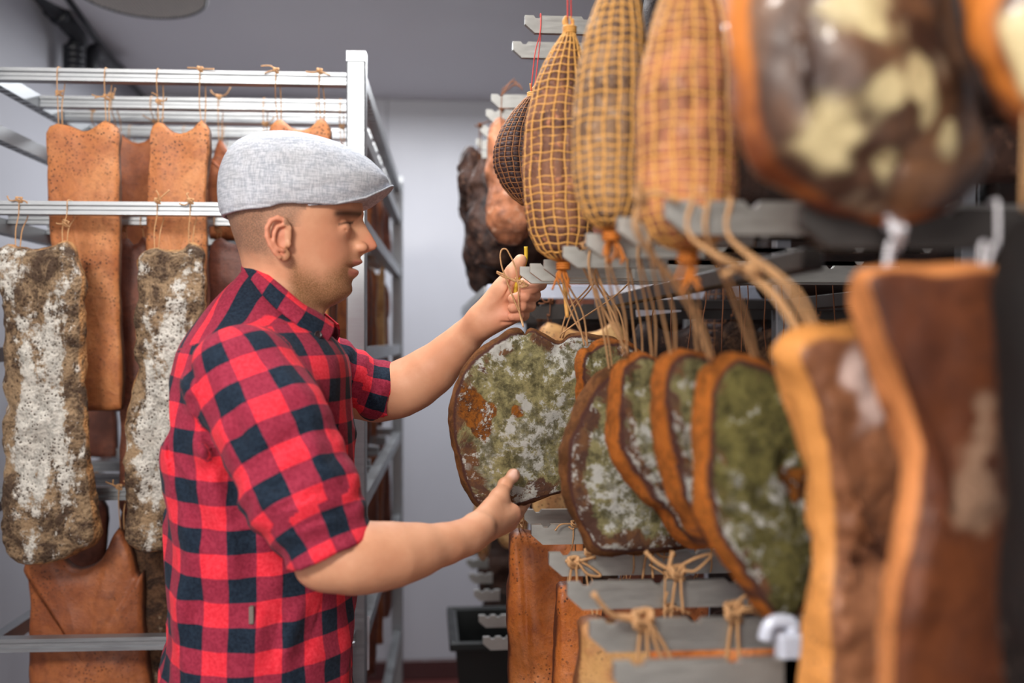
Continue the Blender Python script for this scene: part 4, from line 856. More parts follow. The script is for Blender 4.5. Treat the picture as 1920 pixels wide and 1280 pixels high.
b = MB(); b.tube(catmull([at(966, 560, 1.545), at(969, 530, 1.548), at(985, 490, 1.56), at(986, 462, 1.56)], 5), .0032, 6); b.build('strip', simple('yellow_cord', (205, 170, 40), .6), t, True)
t = thing('net_tail', 'yellow net tail dangling under the sharp sausage', 'cord', at(1064, 560, 1.38))
b = MB(); b.tube(catmull([at(1056, 500, 1.39), at(1059, 540, 1.38), at(1064, 595, 1.38)], 5), .003, 6); b.build('strip', M['net'], t, True)
# paper labels on the far rack
def tag(label, c, w_, h_, tilt, lines=4):
    t = thing('hanging_tag', label, 'label', c); Mx = Matrix.Translation(c) @ Matrix.Rotation(tilt, 4, 'Y')
    b = MB(); b.box((-w_/2, -.0008, -h_/2), (w_/2, .0008, h_/2), Mx); b.build('paper', M['paper'], t)
    rr = random.Random(int(w_*999)); b = MB()
    for i in range(lines):
        z = h_*(.32-.2*i); x = -w_*.4
        while x < w_*.38:
            l = rr.uniform(.003, .011); b.box((x, -.0013, z), (min(x+l, w_*.42), -.0009, z+.0016), Mx); x += l+rr.uniform(.002, .02)
    b.build('handwriting', M['ink'], t)
tag('white paper tag with faint handwriting behind the hanging strands', at(1232, 560, 1.96), .092, .062, -.12)
tag('blank white label strip stuck on the bright rail', at(1193, 544, 2.2), .1, .02, 0, 1)
# white bracket post bottom right of the olive ham
c = at(1482, 1176, .84); t = thing('white_post', 'blurred white post with a hooked head at the bottom right', 'post', (c.x, c.y, 0))
b = MB(); b.box((c.x-.012, c.y-.01, .1), (c.x+.012, c.y+.01, c.z-.004), bev=.003); b.build('post', M['white'], t)
b = MB(); b.tube(catmull([c+Vector((.0, 0, -.012)), c+Vector((.002, 0, .003)), c+Vector((-.012, 0, .006)), c+Vector((-.020, 0, .001)), c+Vector((-.023, 0, -.010))], 5), .0062, 10); b.build('hook', M['white'], t, True)
b = MB(); b.box((c.x-.04, c.y-.04, 0), (c.x+.04, c.y+.04, .1), bev=.01); b.build('base', M['white'], t)
# black bin far down the aisle
c = at(905, 1175, 2.9); zt = c.z
t = thing('black_bin', 'black plastic tub on chrome legs at the end of the aisle', 'bin', (c.x, 2.9, 0))
def frust(x0, x1, y0, y1, z0, z1, s, wl=.012):
    b = MB(); xm, ym = (x0+x1)/2, (y0+y1)/2
    def rg(z, k, w_): return [Vector((xm+(x-xm)*k+(w_ if x < xm else -w_), ym+(yy-ym)*k+(w_ if yy < ym else -w_), z)) for x, yy in ((x0, y0), (x1, y0), (x1, y1), (x0, y1))]
    V = rg(z0, s, 0)+rg(z1, 1, 0)+rg(z1, 1, wl)+rg(z0+.02, s, wl); F = [(3, 2, 1, 0)]
    for a_, c_ in ((0, 4), (4, 8), (8, 12)):
        for i in range(4): F.append((a_+i, a_+(i+1) % 4, c_+(i+1) % 4, c_+i))
    F.append((12, 13, 14, 15)); b.add(V, F); return b
frust(c.x-.085, c.x+.25, 2.75, 3.1, zt-.26, zt, .86).build('tub', M['black'], t)
b = MB(); b.box((c.x-.1, 2.735, zt-.02), (c.x+.265, 2.75, zt+.005), bev=.004); b.box((c.x-.1, 3.1, zt-.02), (c.x+.265, 3.115, zt+.005), bev=.004); b.box((c.x-.1, 2.75, zt-.02), (c.x-.085, 3.1, zt+.005), bev=.004); b.build('rim', M['black'], t)
for (x_, y_) in ((c.x-.03, 2.79), (c.x+.2, 2.79), (c.x-.03, 3.06), (c.x+.2, 3.06)):
    b = MB(); b.tube([Vector((x_, y_, 0)), Vector((x_, y_, zt-.255))], .017, 12); b.build('leg', M['steel'], t, True)
# ================================================================== THE MAN
YM = 1.45; S = 1/1288.0
def npx(P):
    X, Z = P[..., 0], P[..., 2]
    dep = X*math.sin(PHI)+YM*math.cos(PHI)
    return 960+1867*(X*math.cos(PHI)-YM*math.sin(PHI))/dep, 640-1867*(Z-CZ)/dep
def H(px, py, dy=0.0): return tuple(at(px, py, YM-dy))
def mir(p): return (p[0], 2*YM-p[1], p[2])
def g1(x, s): return np.exp(-(x/s)**2)
T_py = [255, 262, 275, 300, 340, 380, 396, 404, 412, 430, 450, 475, 490, 505, 520, 535, 548, 558, 566, 574, 580]
T_xf = [540, 560, 602, 640, 664, 672, 674, 672, 667, 661, 660, 662, 663, 661, 657, 658, 655, 648, 638, 622, 606]
T_xb = [520, 500, 472, 440, 424, 421, 422, 425, 430, 438, 448, 462, 474, 492, 512, 535, 556, 572, 585, 592, 598]
T_w  = [8, 25, 52, 80, 97, 101, 100, 99, 98, 95, 91, 86, 81, 75, 68, 59, 50, 42, 33, 20, 8]
T_xc = [530, 530, 530, 530, 530, 530, 530, 530, 530, 530, 530, 530, 534, 545, 560, 580, 597, 606, 610, 610, 602]
def sm(tab, py): return np.interp(py, T_py, tab)
def head_f(P):
    px, py = npx(P); y = P[..., 1]-YM; ay = np.abs(y)
    def s3(tab): return (sm(tab, py-4)+sm(tab, py)*2+sm(tab, py+4))/4
    xf, xb, w_, xc = s3(T_xf), s3(T_xb), s3(T_w)*S, s3(T_xc)
    nose = np.interp(py, [400, 408, 414, 420, 429, 444, 455, 461, 467, 471, 475, 482], [0, 4, 8, 14, 22, 32, 38.5, 40, 36, 27, 14, 0])
    wn = np.interp(py, [408, 430, 448, 460, 470, 476], [.0085, .0085, .010, .0125, .0125, .012])
    xf = xf+nose*g1(y, wn)
    xf = xf+np.interp(py, [472, 478, 485, 491, 495, 499, 503, 507, 513, 518, 524, 532], [7, 10, 14, 18, 14, 6, 6, 12, 14, 11, 4, 0])*g1(y, .017)
    xf = xf-9*g1(py-501.5, 2.6)*g1(y, .022)
    xf = xf+5*g1(py-547, 12)*g1(y, .018)+4*g1(py-401, 7)*g1(ay-.02, .02)
    xf = xf-14*g1(ay-.031, .014)*g1(py-423, 11)
    xf = xf+4*g1(ay-.045, .018)*g1(py-447, 12)
    fr = (px-xc) > 0
    L = np.where(fr, xf-xc, xc-xb); L = np.maximum(L, 3)
    u = np.abs(px-xc)/L; v = ay/np.maximum(w_, .003); n_ = np.where(fr, 2.35, 2.1)
    g = (u**n_+v**n_)**(1/n_); r = np.sqrt(((px-xc)*S)**2+y*y)
    d = (g-1)*r/np.maximum(g, .15)
    d = np.where(g < .15, -.05, d)
    return np.maximum(d, np.maximum((py-579)*S, (256-py)*S))*.9
hc = np.array(H(545, 420)); 
ops = [dict(f=head_f, c=hc, R=.155, k=0.004, sub=False)]
ops.append(cap_op(H(545, 497), H(526, 600), .050, .050, .022))
ops.append(cap_op(H(526, 600), H(505, 700), .052, .065, .02))
ops.append(cap_op(H(506, 440), H(516, 560), .038, .040, .03))
# nose wings and nostrils, both sides
for s in (1, -1):
    m = (lambda q: q) if s == 1 else mir
    ops.append(ell_op(m(H(677, 463, .0125)), (.0098, .0062, .0075), .005))
    ops.append(ell_op(m(H(685, 472.5, .0065)), (.005, .003, .003), .002, sub=True))
    # eyeball bulge with lowered lids
    ops.append(ell_op(m(H(645, 427, .031)), (.0104, .0125, .0098), .008))
    ops.append(cap_op(m(H(662, 426, .024)), m(H(646, 431, .042)), .0012, .0010, .002, sub=True))
    # lid crease
    ops.append(cap_op(m(H(663, 415, .022)), m(H(645, 418, .043)), .0012, .001, .003, sub=True))
# ears
for s in (1, -1):
    m = (lambda q: q) if s == 1 else mir
    def EH(px, py, d): return m(H(px, py, d))
    ear = [ell_op(EH(524, 440, .080), (.0125, .004, .024), .003, Matrix.Rotation(.12, 4, 'Y')), ell_op(EH(532, 478, .078), (.009, .0045, .009), .004)]
    hx = [(542, 447, .078), (543, 428, .082), (535, 413, .086), (521, 408, .089), (508, 413, .091), (501, 427, .092), (501, 443, .091), (507, 459, .089), (515, 472, .086), (524, 482, .083)]
    for i in range(len(hx)-1): ear.append(cap_op(EH(*hx[i]), EH(*hx[i+1]), .0036, .0036, .0015))
    ax = [(533, 421, .086), (520, 425, .088), (514, 437, .089), (514, 452, .088), (521, 465, .086), (531, 470, .084)]
    for i in range(len(ax)-1): ear.append(cap_op(EH(*ax[i]), EH(*ax[i+1]), .003, .003, .002))
    ear.append(ell_op(EH(541, 457, .080), (.004, .004, .0055), .003))
    ops.append(group_op(ear, .004))
    ops.append(ell_op(EH(528, 452, .088), (.0070, .0065, .0095), .003, sub=True))
    ops.append(ell_op(EH(507, 436, .0935), (.0015, .0018, .012), .002, sub=True))
# torso core under the shirt
ops.append(ell_op(H(490, 800), (.10, .145, .20), .03)); ops.append(ell_op(H(480, 1080), (.10, .13, .22), .03))
ops.append(cap_op(H(510, 680), H(490, 760), .06, .09, .04))
def PA(px, py, Y): return tuple(at(px, py, Y))
# near (right) arm
NSH, NEL = PA(486, 745, 1.31), PA(610, 1040, 1.222)
ops.append(cap_op(PA(490, 760, 1.40), NSH, .06, .042, .03)); ops.append(cap_op(NSH, NEL, .042, .034, .03))
ops.append(ell_op(PA(594, 1068, 1.222), (.022, .022, .017), .02))
fa = [(618, 1046, 1.218, .036), (655, 1046, 1.222, .0375), (700, 1044, 1.232, .0355), (745, 1039, 1.245, .0325), (790, 1030, 1.263, .0265), (840, 1018, 1.287, .0205), (876, 1006, 1.31, .0178), (900, 990, 1.33, .0185)]
arm1 = [cap_op(PA(*a[:3]), PA(*c[:3]), a[3], c[3], .025) for a, c in zip(fa[:-1], fa[1:])]
ops.append(group_op(arm1, .015))
palm = [cap_op(PA(888, 1000, 1.325), PA(958, 962, 1.408), .0165, .0145, .010), cap_op(PA(888, 1004, 1.33), PA(954, 978, 1.425), .0165, .0140, .010), cap_op(PA(886, 1000, 1.34), PA(938, 978, 1.435), .0175, .012, .012), cap_op(PA(884, 998, 1.345), PA(922, 976, 1.44), .016, .0115, .012),
        cap_op(PA(895, 985, 1.34), PA(936, 934, 1.405), .0160, .0140, .012)]
ops.append(group_op(palm, .014))
NTH = [(936, 934, 1.405), (947, 909, 1.428), (964, 889, 1.4445)]
ops.append(group_op(chain([PA(*q) for q in NTH], [.0132, .0098, .0082], .004), .007))
ops.append(ell_op(PA(947, 909, 1.428), (.0108, .0105, .0108), .003))
ops.append(ell_op(PA(961.5, 892, 1.442), (.0098, .0078, .0110), .003))
ops.append(ell_op(PA(964, 887, 1.4352), (.0058, .0022, .0075), .0008, Matrix.Rotation(.5, 4, 'Y')))
for (a, c, e, f_) in (((958, 964, 1.408), (970, 962, 1.465), (984, 942, 1.522), (992, 920, 1.530)), ((952, 974, 1.425), (962, 974, 1.478), (972, 948, 1.528), (978, 922, 1.534)), ((938, 978, 1.435), (946, 980, 1.485), (952, 952, 1.530), (956, 928, 1.534)), ((922, 976, 1.44), (928, 978, 1.482), (930, 956, 1.528), (932, 936, 1.532))):
    ops.append(group_op(chain([PA(*a), PA(*c), PA(*e), PA(*f_)], [.0118, .0100, .0090, .0078], .004), .005))
# far (left) arm
FSH, FEL = PA(520, 730, 1.59), PA(705, 743, 1.66)
ops.append(cap_op(PA(490, 760, 1.52), FSH, .06, .042, .03)); ops.append(cap_op(FSH, FEL, .042, .038, .03))
fb = [(705, 745, 1.66, .040), (745, 732, 1.655, .0415), (780, 715, 1.648, .0395), (815, 690, 1.637, .0355), (850, 656, 1.622, .0275), (878, 627, 1.607, .0215), (898, 607, 1.592, .0200)]
arm2 = [cap_op(PA(*a[:3]), PA(*c[:3]), a[3]*.96, c[3]*.96, .025) for a, c in zip(fb[:-1], fb[1:])]
ops.append(group_op(arm2, .015))
Q = .022
palm2 = [cap_op(PA(900, 605, 1.565+Q), PA(983, 538, 1.553+Q), .019, .0125, .012), cap_op(PA(900, 606, 1.565+Q), PA(984, 554, 1.557+Q), .018, .0125, .012), cap_op(PA(900, 608, 1.565+Q), PA(978, 572, 1.557+Q), .018, .012, .012), cap_op(PA(900, 610, 1.56+Q), PA(970, 589, 1.55+Q), .018, .012, .012),
         cap_op(PA(905, 592, 1.555+Q), PA(944, 542, 1.538+Q), .0215, .0175, .014), cap_op(PA(905, 612, 1.555+Q), PA(952, 592, 1.538+Q), .0165, .0145, .012)]
ops.append(group_op(palm2, .014))
ops.append(group_op(chain([PA(944, 542, 1.538+Q), PA(962, 510, 1.530+Q), PA(976, 488, 1.528+Q)], [.0165, .0125, .0098], .004), .008))
FN = [((985, 530, 1.562+Q), (1013, 532, 1.538+Q), (1000, 539, 1.508+Q), (981, 543, 1.503+Q), .0096), ((986, 549, 1.562+Q), (1001, 553, 1.533+Q), (983, 555, 1.506+Q), (962, 560, 1.503+Q), .0100),
      ((981, 568, 1.562+Q), (993, 573, 1.533+Q), (977, 574, 1.508+Q), (961, 577, 1.505+Q), .0092), ((972, 586, 1.555+Q), (982, 591, 1.533+Q), (973, 592, 1.513+Q), (960, 594, 1.511+Q), .0082)]
for (a, c, e, f_, r) in FN:
    ops.append(group_op(chain([PA(*a), PA(*c), PA(*e), PA(*f_)], [r*1.05, r*1.08, r*.94, r*.84], .003), .0016))
for q0, q1, r_ in (((925, 960, 1.376), (912, 985, 1.360), .0016), ((945, 945, 1.395), (950, 968, 1.392), .0022), ((941, 905, 1.415), (955, 911, 1.415), .0010)):
    ops.append(cap_op(PA(*q0), PA(*q1), r_, r_*.7, .004, sub=True))
for q0, q1, r_ in (((958, 524, 1.545), (946, 560, 1.545), .0018), ((946, 560, 1.545), (915, 588, 1.548), .0018), ((972, 604, 1.552), (940, 604, 1.552), .0012), ((930, 545, 1.54), (905, 575, 1.55), .0012)):
    ops.append(cap_op(PA(*q0), PA(*q1), r_, r_*.7, .005, sub=True))
V, F = sdf_mesh(ops, (-.42, 1.13, .98), (.27, 1.78, 1.90), .0021, lambda P: (fbm(P*60, 2)*.00025).astype(np.float32))
V = relax(V, F, 1, .4)
px, py = npx(V); ay = np.abs(V[:, 1]-YM); dY = V[:, 1]-YM
ishead = (ay < .115) & (py < 590) & (px > 400) & (px < 720) & (V[:, 2] > CZ+.03)
def st(x, a, b_): t = np.clip((x-a)/(b_-a), 0, 1); return t*t*(3-2*t)
nz = fbm(V*90, 3)*4
hair = ishead*((1-st(px+nz, 505, 545))*(1-st(py+nz-(px-440)*.25, 455, 490)))
hair = np.maximum(hair, ishead*(py < 436)*st(px+nz, 500, 512)*(1-st(px+nz+ (py-400)*.3, 566, 592))*.8)
hair = np.maximum(hair, ishead*(py < 405)*(px < 585)*.8)
earm = (ishead & (ay > .079) & (px > 494) & (px < 549) & (py > 404) & (py < 490))
hair = np.where(earm, 0, hair)
jl = np.interp(px, [535, 552, 575, 610, 640, 655, 665, 690], [455, 462, 500, 512, 496, 480, 476, 476])
beard = ishead*st(py+nz, jl-12, jl+34)*st(px, 540, 566)*(1-st(py, 566, 590)*.8)
lips = ishead*np.maximum(g1(py-493, 4.5)*st(px, 660, 668), g1(py-512, 6.5)*st(px, 652, 660))*(ay < .024)
beard = beard*(1-np.clip(lips*1.5, 0, 1))
brow = ishead*g1(py-(407-(px-655)*.12), 6.5)*st(px, 628, 640)*(1-st(px, 680, 688))*st(ay, .008, .014)
lash = ishead*g1(py-(424-(px-650)*.35), 2.6)*st(px, 632, 642)*(ay > .015)*(ay < .047)*.9+ishead*g1(py-426, 6)*g1(px-659, 5)*(ay > .018)*(ay < .042)*.6
def blob(c, r): return np.exp(-((V-np.array(c))**2).sum(1)/(r*r))
nail = np.clip(blob(PA(964, 887, 1.432), .0078)*1.6, 0, 1)
red = np.clip(earm*.55+blob(H(697, 458), .014)*.7+blob(H(640, 455, .05), .03)*.3+blob(PA(985, 548, 1.53), .03)*.5+blob(PA(958, 600, 1.54), .03)*.5+blob(PA(965, 970, 1.41), .02)*.5, 0, 1)
sk = NT('skin', 0.5, 0, 0.4); sk.b.inputs['Subsurface Weight'].default_value = .12; sk.b.inputs['Subsurface Radius'].default_value = (.012, .005, .003)
n1 = sk.noise(14, 5, .6); n2 = sk.noise(620, 4, .7); n3 = sk.noise(900, 3, .7)
c = sk.mix(sk.ramp(n1, .35, .65), lin((208, 148, 114)), lin((218, 162, 128)))
c = sk.mix(sk.math('MULTIPLY', sk.attr('red'), .8), c, lin((214, 124, 100)))
c = sk.mix(sk.math('MULTIPLY', sk.attr('beard'), sk.ramp(n2, .36, .62, .42, .92)), c, lin((122, 88, 52)))
c = sk.mix(sk.math('MULTIPLY', sk.attr('hair'), sk.ramp(n2, .36, .60, .45, .85)), c, lin((98, 78, 64)))
c = sk.mix(sk.math('MULTIPLY', sk.attr('lips'), .75), c, lin((186, 104, 96)))
c = sk.mix(sk.attr('brow'), c, lin((52, 36, 30)))
c = sk.mix(sk.math('MULTIPLY', sk.attr('nail'), .6), c, lin((236, 196, 182)))
sk.color(c); sk.bump(n3, .25, .0006); sk.bump(sk.noise(120, 4), .2, .001)
man = thing('person', 'man in grey flat cap and red and black checked shirt holding a round ham', 'person', (V[:, 0].mean(), YM, 0))
body = mesh('body', V, F, sk.m, man, True, {'hair': hair, 'beard': beard, 'lips': lips, 'brow': np.clip(brow+lash, 0, 1)*.92, 'nail': nail, 'red': red})
# ------------------------------------------------------------------ shirt
SH = [(494, 464, 476, .012), (505, 458, 486, .024), (520, 450, 502, .044), (540, 428, 524, .064), (560, 408, 546, .080), (580, 391, 566, .094), (600, 376, 586, .110), (620, 362, 610, .132), (642, 350, 636, .155), (670, 342, 654, .175), (700, 337, 659, .187), (760, 329, 661, .190), (820, 325, 664, .184), (900, 323, 665, .174), (1000, 328, 662, .166), (1100, 332, 657, .164), (1200, 326, 656, .168), (1280, 324, 654, .172), (1480, 326, 652, .178)]
SH = np.array(SH)
def ridge(P, f): return 1-np.abs(vnoise(P*f))*2
def torso_f(P):
    px, py = npx(P); y = P[..., 1]-YM
    def s3(k): return (np.interp(py-9, SH[:, 0], SH[:, k])+np.interp(py, SH[:, 0], SH[:, k])*2+np.interp(py+9, SH[:, 0], SH[:, k]))/4
    xb, xf, w_ = s3(1), s3(2), s3(3); xc = (xb+xf)/2-(np.clip((640-py)/140, 0, 1))*8; L = np.where(px > xc, xf-xc, xc-xb)
    u = np.abs(px-xc)/np.maximum(L, 4); v = np.abs(y)/w_; g = (u**2.3+v**2.3)**(1/2.3); r = np.sqrt(((px-xc)*S)**2+y*y)
    d = (g-1)*r/np.maximum(g, .15); d = np.where(g < .15, -.05, d)
    return np.maximum(d, np.maximum((492-py)*S, (py-1470)*S))*.85
def plane_cut(op, c, n_):
    c = np.array(c, np.float32); n_ = np.array(n_, np.float32); n_ = n_/np.linalg.norm(n_); f0 = op['f']
    return dict(f=lambda p: np.maximum(f0(p), (p-c)@n_), c=op['c'], R=op['R'], k=op['k'], sub=op['sub'])
def sleeve(pts, rs, endk, cuff_len, k):
    P3 = [np.array(PA(*q)) for q in pts]; grp = [cap_op(P3[i], P3[i+1], rs[i], rs[i+1], .03) for i in range(len(P3)-1)]
    ax = P3[-1]-P3[-2]; ax = ax/np.linalg.norm(ax)
    a = P3[-1]-ax*cuff_len; grp.append(cap_op(a, P3[-1]+ax*.02, rs[-1]+.0055, rs[-1]+.0045, .002))
    o = plane_cut(group_op(grp, k), P3[-1], ax)
    cf = plane_cut(cap_op(P3[-1]-ax*cuff_len, P3[-1]+ax*.02, rs[-1]+.0055, rs[-1]+.0045, .0), P3[-1]-ax*cuff_len, -ax)
    return o, P3, ax
SN = [(458, 712, 1.296), (508, 800, 1.262), (556, 920, 1.240), (611, 1037, 1.225)]; RN = [.070, .070, .061, .0480]
SF = [(500, 680, 1.60), (600, 700, 1.635), (716, 738, 1.66)]; RF = [.066, .060, .0465]
on_, PN, axn = sleeve(SN, RN, 0, .052, .035); of_, PF, axf = sleeve(SF, RF, 0, .045, .035)
tor = dict(f=torso_f, c=np.array(H(480, 985)), R=.55, k=.02, sub=False)
hol = [cap_op(PN[-1]-axn*.012, PN[-1]+axn*.05, RN[-1]-.003, RN[-1]-.003, .002, sub=True), cap_op(PF[-1]-axf*.012, PF[-1]+axf*.05, RF[-1]-.003, RF[-1]-.003, .002, sub=True)]
neckhole = cap_op(H(530, 545), H(560, 470), .052, .06, .006, sub=True)
vx = np.array(axn)
FOLDS = [(350, 680, 395, 740, 1.28, .009, .010), (380, 790, 430, 880, 1.27, .012, .011), (420, 860, 455, 960, 1.27, .012, .012), (345, 930, 400, 1040, 1.27, .009, .012), (450, 985, 470, 1110, 1.26, .008, .011),
         (372, 1080, 350, 1230, 1.27, .009, .012), (520, 1130, 500, 1270, 1.27, .008, .011), (600, 1130, 560, 1250, 1.3, .009, .011), (505, 960, 640, 905, 1.2, .008, .008), (480, 900, 560, 925, 1.2, .008, .008), (560, 985, 655, 950, 1.2, .007, .007), (600, 760, 635, 880, 1.2, .006, .009), (430, 760, 470, 860, 1.2, .006, .010), (330, 800, 345, 900, 1.36, .008, .010)]
def folds(P):
    q = P*np.array([1, 1, .45]); px, py = npx(P)
    R45 = np.stack([P[..., 0]*.8+P[..., 2]*.6, P[..., 1]*.6, (P[..., 2]*.8-P[..., 0]*.6)*.32], -1)
    low = np.clip((py-600)/200, .25, 1)
    d = -((ridge(R45+fbm(P*5, 2)[..., None]*.03+3.1, 13)-.3)*.0075+(ridge(R45+fbm(P*4, 2)[..., None]*.03+8.3, 27)-.3)*.0032)*low-(ridge(q+1.7, 6.5)-.3)*.008*low
    for (x0, y0, x1, y1, Y_, dep_, wd_) in FOLDS:
        a_, b2 = np.array(PA(x0, y0, Y_)), np.array(PA(x1, y1, Y_)); ab = b2-a_; q_ = (P-a_)*np.array([1, .35, 1]); t_ = np.clip(q_@ab/(ab@ab), 0, 1)
        e_ = _rad(q_-t_[..., None]*ab); side = (q_[..., 0]*ab[2]-q_[..., 2]*ab[0])/np.linalg.norm(ab)
        d = d+(np.exp(-(e_/wd_)**2)-.8*np.exp(-((e_-wd_*1.9)/(wd_*1.1))**2)*(side > 0))*dep_*np.sin(np.clip(t_, .08, .92)*math.pi)*np.where(P[..., 1] < YM, 1, 0)
    # cross folds at the elbow and the cuffs
    for c_, a_ in ((PN[-1]-axn*.085, axn), (PF[-1]-axf*.06, axf)):
        t_ = (P-c_)@a_; m_ = np.exp(-(_rad(P-c_)/.085)**2)
        d = d-np.sin(t_*170+fbm(P*14, 2)*2.5)*.0038*m_
    return d.astype(np.float32)
def armpit(P): return 0
sops = [tor, dict(on_, k=.016), dict(of_, k=.02)]+hol
V, F = sdf_mesh(sops, (-.47, 1.11, .86), (.10, 1.80, 1.68), .0034, folds, .012)
V = relax(V, F, 1, .5)
px, py = npx(V); dN = on_['f'](V.astype(np.float32)); dF = of_['f'](V.astype(np.float32)); dT = torso_f(V.astype(np.float32))
xc = np.interp(py, SH[:, 0], (SH[:, 1]+SH[:, 2])/2)
th = np.arctan2(-(V[:, 1]-YM), (px-xc)*S)
u = (th*.150)+.012; v = V[:, 2]+.004*np.sin(V[:, 0]*18)+(px-480)*S*.04
# rotated check on the shoulder yoke
yk = st(py, 640, 632) if False else (py < 646+(px-400)*-.25)
un = (V[:, 0]*.94+V[:, 1]*-.34+.01); vn = V[:, 2]*.72-V[:, 1]*.69+(V[:, 0]*.34)
u = np.where(yk, un, u); v = np.where(yk, vn, v)
def slv(P3, ax_, V):
    a = P3[0]; ab = P3[-1]-a; L_ = np.linalg.norm(ab); ab = ab/L_; q = V-a; t_ = q@ab
    e1 = np.cross(ab, [0, 1, 0]); e1 /= np.linalg.norm(e1); e2 = np.cross(ab, e1)
    return np.arctan2(q@e1, q@e2)*.066, t_
uN, vN = slv(PN, axn, V); uF, vF = slv(PF, axf, V)
mN = (dN < dT-.004); mF = (dF < dT-.004) & (~mN)
u = np.where(mN, uN+.008, np.where(mF, uF, u)); v = np.where(mN, vN+.020, np.where(mF, vF+.01, v))
# the rolled cuff shifts the check
cN = ((V-PN[-1])@axn > -.052) & mN; cF = ((V-PF[-1])@axf > -.045) & mF
u = np.where(cN | cF, u+.013, u)
def plaid(name, per=.062, ph=(0, 0)):
    m = NT(name, .88, 0, .15); a = m.n('ShaderNodeAttribute'); a.attribute_name = 'uvm'; s_ = m.n('ShaderNodeSeparateXYZ'); m.L(a.outputs['Vector'], s_.inputs[0])
    nz = m.noise(40, 2)
    def band(o, p_):
        x = m.math('FRACT', m.math('ADD', m.math('DIVIDE', m.math('ADD', o, m.math('MULTIPLY', nz, .002)), per), p_+10)); return m.ramp(m.math('ABSOLUTE', m.math('SUBTRACT', x, .5)), .243, .257)
    A, B = band(s_.outputs[0], ph[0]), band(s_.outputs[1], ph[1])
    fz = m.noise(260, 4, .7); 
    redc = m.mix(m.ramp(fz, .3, .7), lin((222, 38, 56)), lin((240, 66, 80))); mid = m.mix(m.ramp(fz, .3, .7), lin((132, 34, 56)), lin((164, 54, 76))); dk = m.mix(m.ramp(fz, .3, .7), lin((20, 29, 42)), lin((38, 52, 68)))
    c = m.mix(A, m.mix(B, redc, mid), m.mix(B, mid, dk)); m.color(c)
    m.b.inputs['Sheen Weight'].default_value = .04; m.b.inputs['Sheen Roughness'].default_value = .5
    m.bump(m.noise(700, 3), .3, .0006); m.bump(m.noise(120, 4), .2, .001); return m.m
M['plaid'] = plaid('red_black_buffalo_check')
shirt = mesh('shirt', V, F, M['plaid'], man, True, {'uvm': np.stack([u, v], 1)})
SV = V
def on_shirt(px_, py_):
    dep = SV[:, 0]*math.sin(PHI)+SV[:, 1]*math.cos(PHI); a = 960+1867*(SV[:, 0]*math.cos(PHI)-SV[:, 1]*math.sin(PHI))/dep; b_ = 640-1867*(SV[:, 2]-CZ)/dep
    m_ = (np.abs(a-px_) < 6) & (np.abs(b_-py_) < 6); idx = np.where(m_)[0]; return Vector(SV[idx[np.argmin(SV[idx, 1])]])
# collar
up_ = [(464, 480, 0), (474, 489, .026), (494, 507, .046), (531, 537, .064), (569, 569, .066), (597, 584, .054), (627, 606, .036)]
lo_ = [(453, 514, 0), (459, 519, .032), (473, 532, .056), (510, 572, .084), (548, 602, .094), (580, 626, .088), (614, 642, .070)]
def curve2(L_):
    near = [Vector(H(*q)) for q in L_]; far = [Vector(mir(q)) for q in near[1:]][::-1]; return catmull(far+near, 8)
U_, L_ = curve2(up_), curve2(lo_); n = len(U_); V = []; uv = []; F = []; rows = 7; cum = 0
for layer in (0, 1):
    cum = 0
    for i in range(n):
        if i: cum += (L_[i]-L_[i-1]).length*.9
        for r_ in range(rows):
            t_ = r_/(rows-1); p_ = U_[i].lerp(L_[i], t_); cen = Vector((H(515, 560)[0], YM, p_.z)); o_ = (p_-cen); o_.z = 0; o_ = o_.normalized()
            p_ = p_+o_*(.004*math.sin(t_*math.pi)-(.0035 if layer else 0)); V.append(p_); uv.append((cum, t_*.036+.008))
for layer in (0, 1):
    for i in range(n-1):
        for r_ in range(rows-1):
            a_ = layer*n*rows+i*rows+r_; q = (a_, a_+1, a_+rows+1, a_+rows); F.append(q if layer == 0 else q[::-1])
N_ = n*rows
for i in range(n-1):
    for r_ in (0, rows-1):
        a_ = i*rows+r_; q = (a_, a_+rows, a_+rows+N_, a_+N_); F.append(q if r_ == 0 else q[::-1])
for i in (0, n-1):
    for r_ in range(rows-1): a_ = i*rows+r_; F.append((a_, a_+1, a_+1+N_, a_+N_))
M['plaid_collar'] = plaid('red_black_check_collar', .062, (.30, .45))
mesh('collar', V, F, M['plaid_collar'], shirt, True, {'uvm': np.array(uv)})
# collar stand / band inside
b = MB(); b.tube(catmull([Vector(H(*q)) for q in ((470, 492, .02), (500, 520, .046), (540, 556, .058), (585, 592, .05), (612, 612, .02), (616, 614, 0))]+[Vector(mir(H(*q))) for q in ((612, 612, .02), (585, 592, .05), (540, 556, .058), (500, 520, .046), (470, 492, .02))], 5), .006, 8); b.build('collar_band', simple('navy_collar_band', (36, 42, 56), .85), shirt, True)
def button(p, nrm, r=.0055):
    b = MB(); p = Vector(p); nrm = Vector(nrm).normalized(); e = nrm.orthogonal().normalized(); f_ = nrm.cross(e)
    V = []; prof = [(0, .0022), (.45, .0018), (.72, .0022), (.85, .0032), (1, .0024), (1, 0)]
    for (k, hgt) in prof:
        for j in range(16): a = j*math.pi/8; V.append(p+(e*math.cos(a)+f_*math.sin(a))*r*max(k, .02)+nrm*hgt)
    F = [(i*16+j, (i+1)*16+j, (i+1)*16+(j+1) % 16, i*16+(j+1) % 16) for i in range(5) for j in range(16)]
    b.add(V, F); return b.build('button', M['button'], shirt, True)
M['button'] = simple('dark_button', (40, 24, 28), .35)
button(H(596, 628, .084), (.35, -1, .2)); button(H(640, 668, .01), (1, -.5, .1)); button(H(650, 720, .01), (1, -.5, .1))
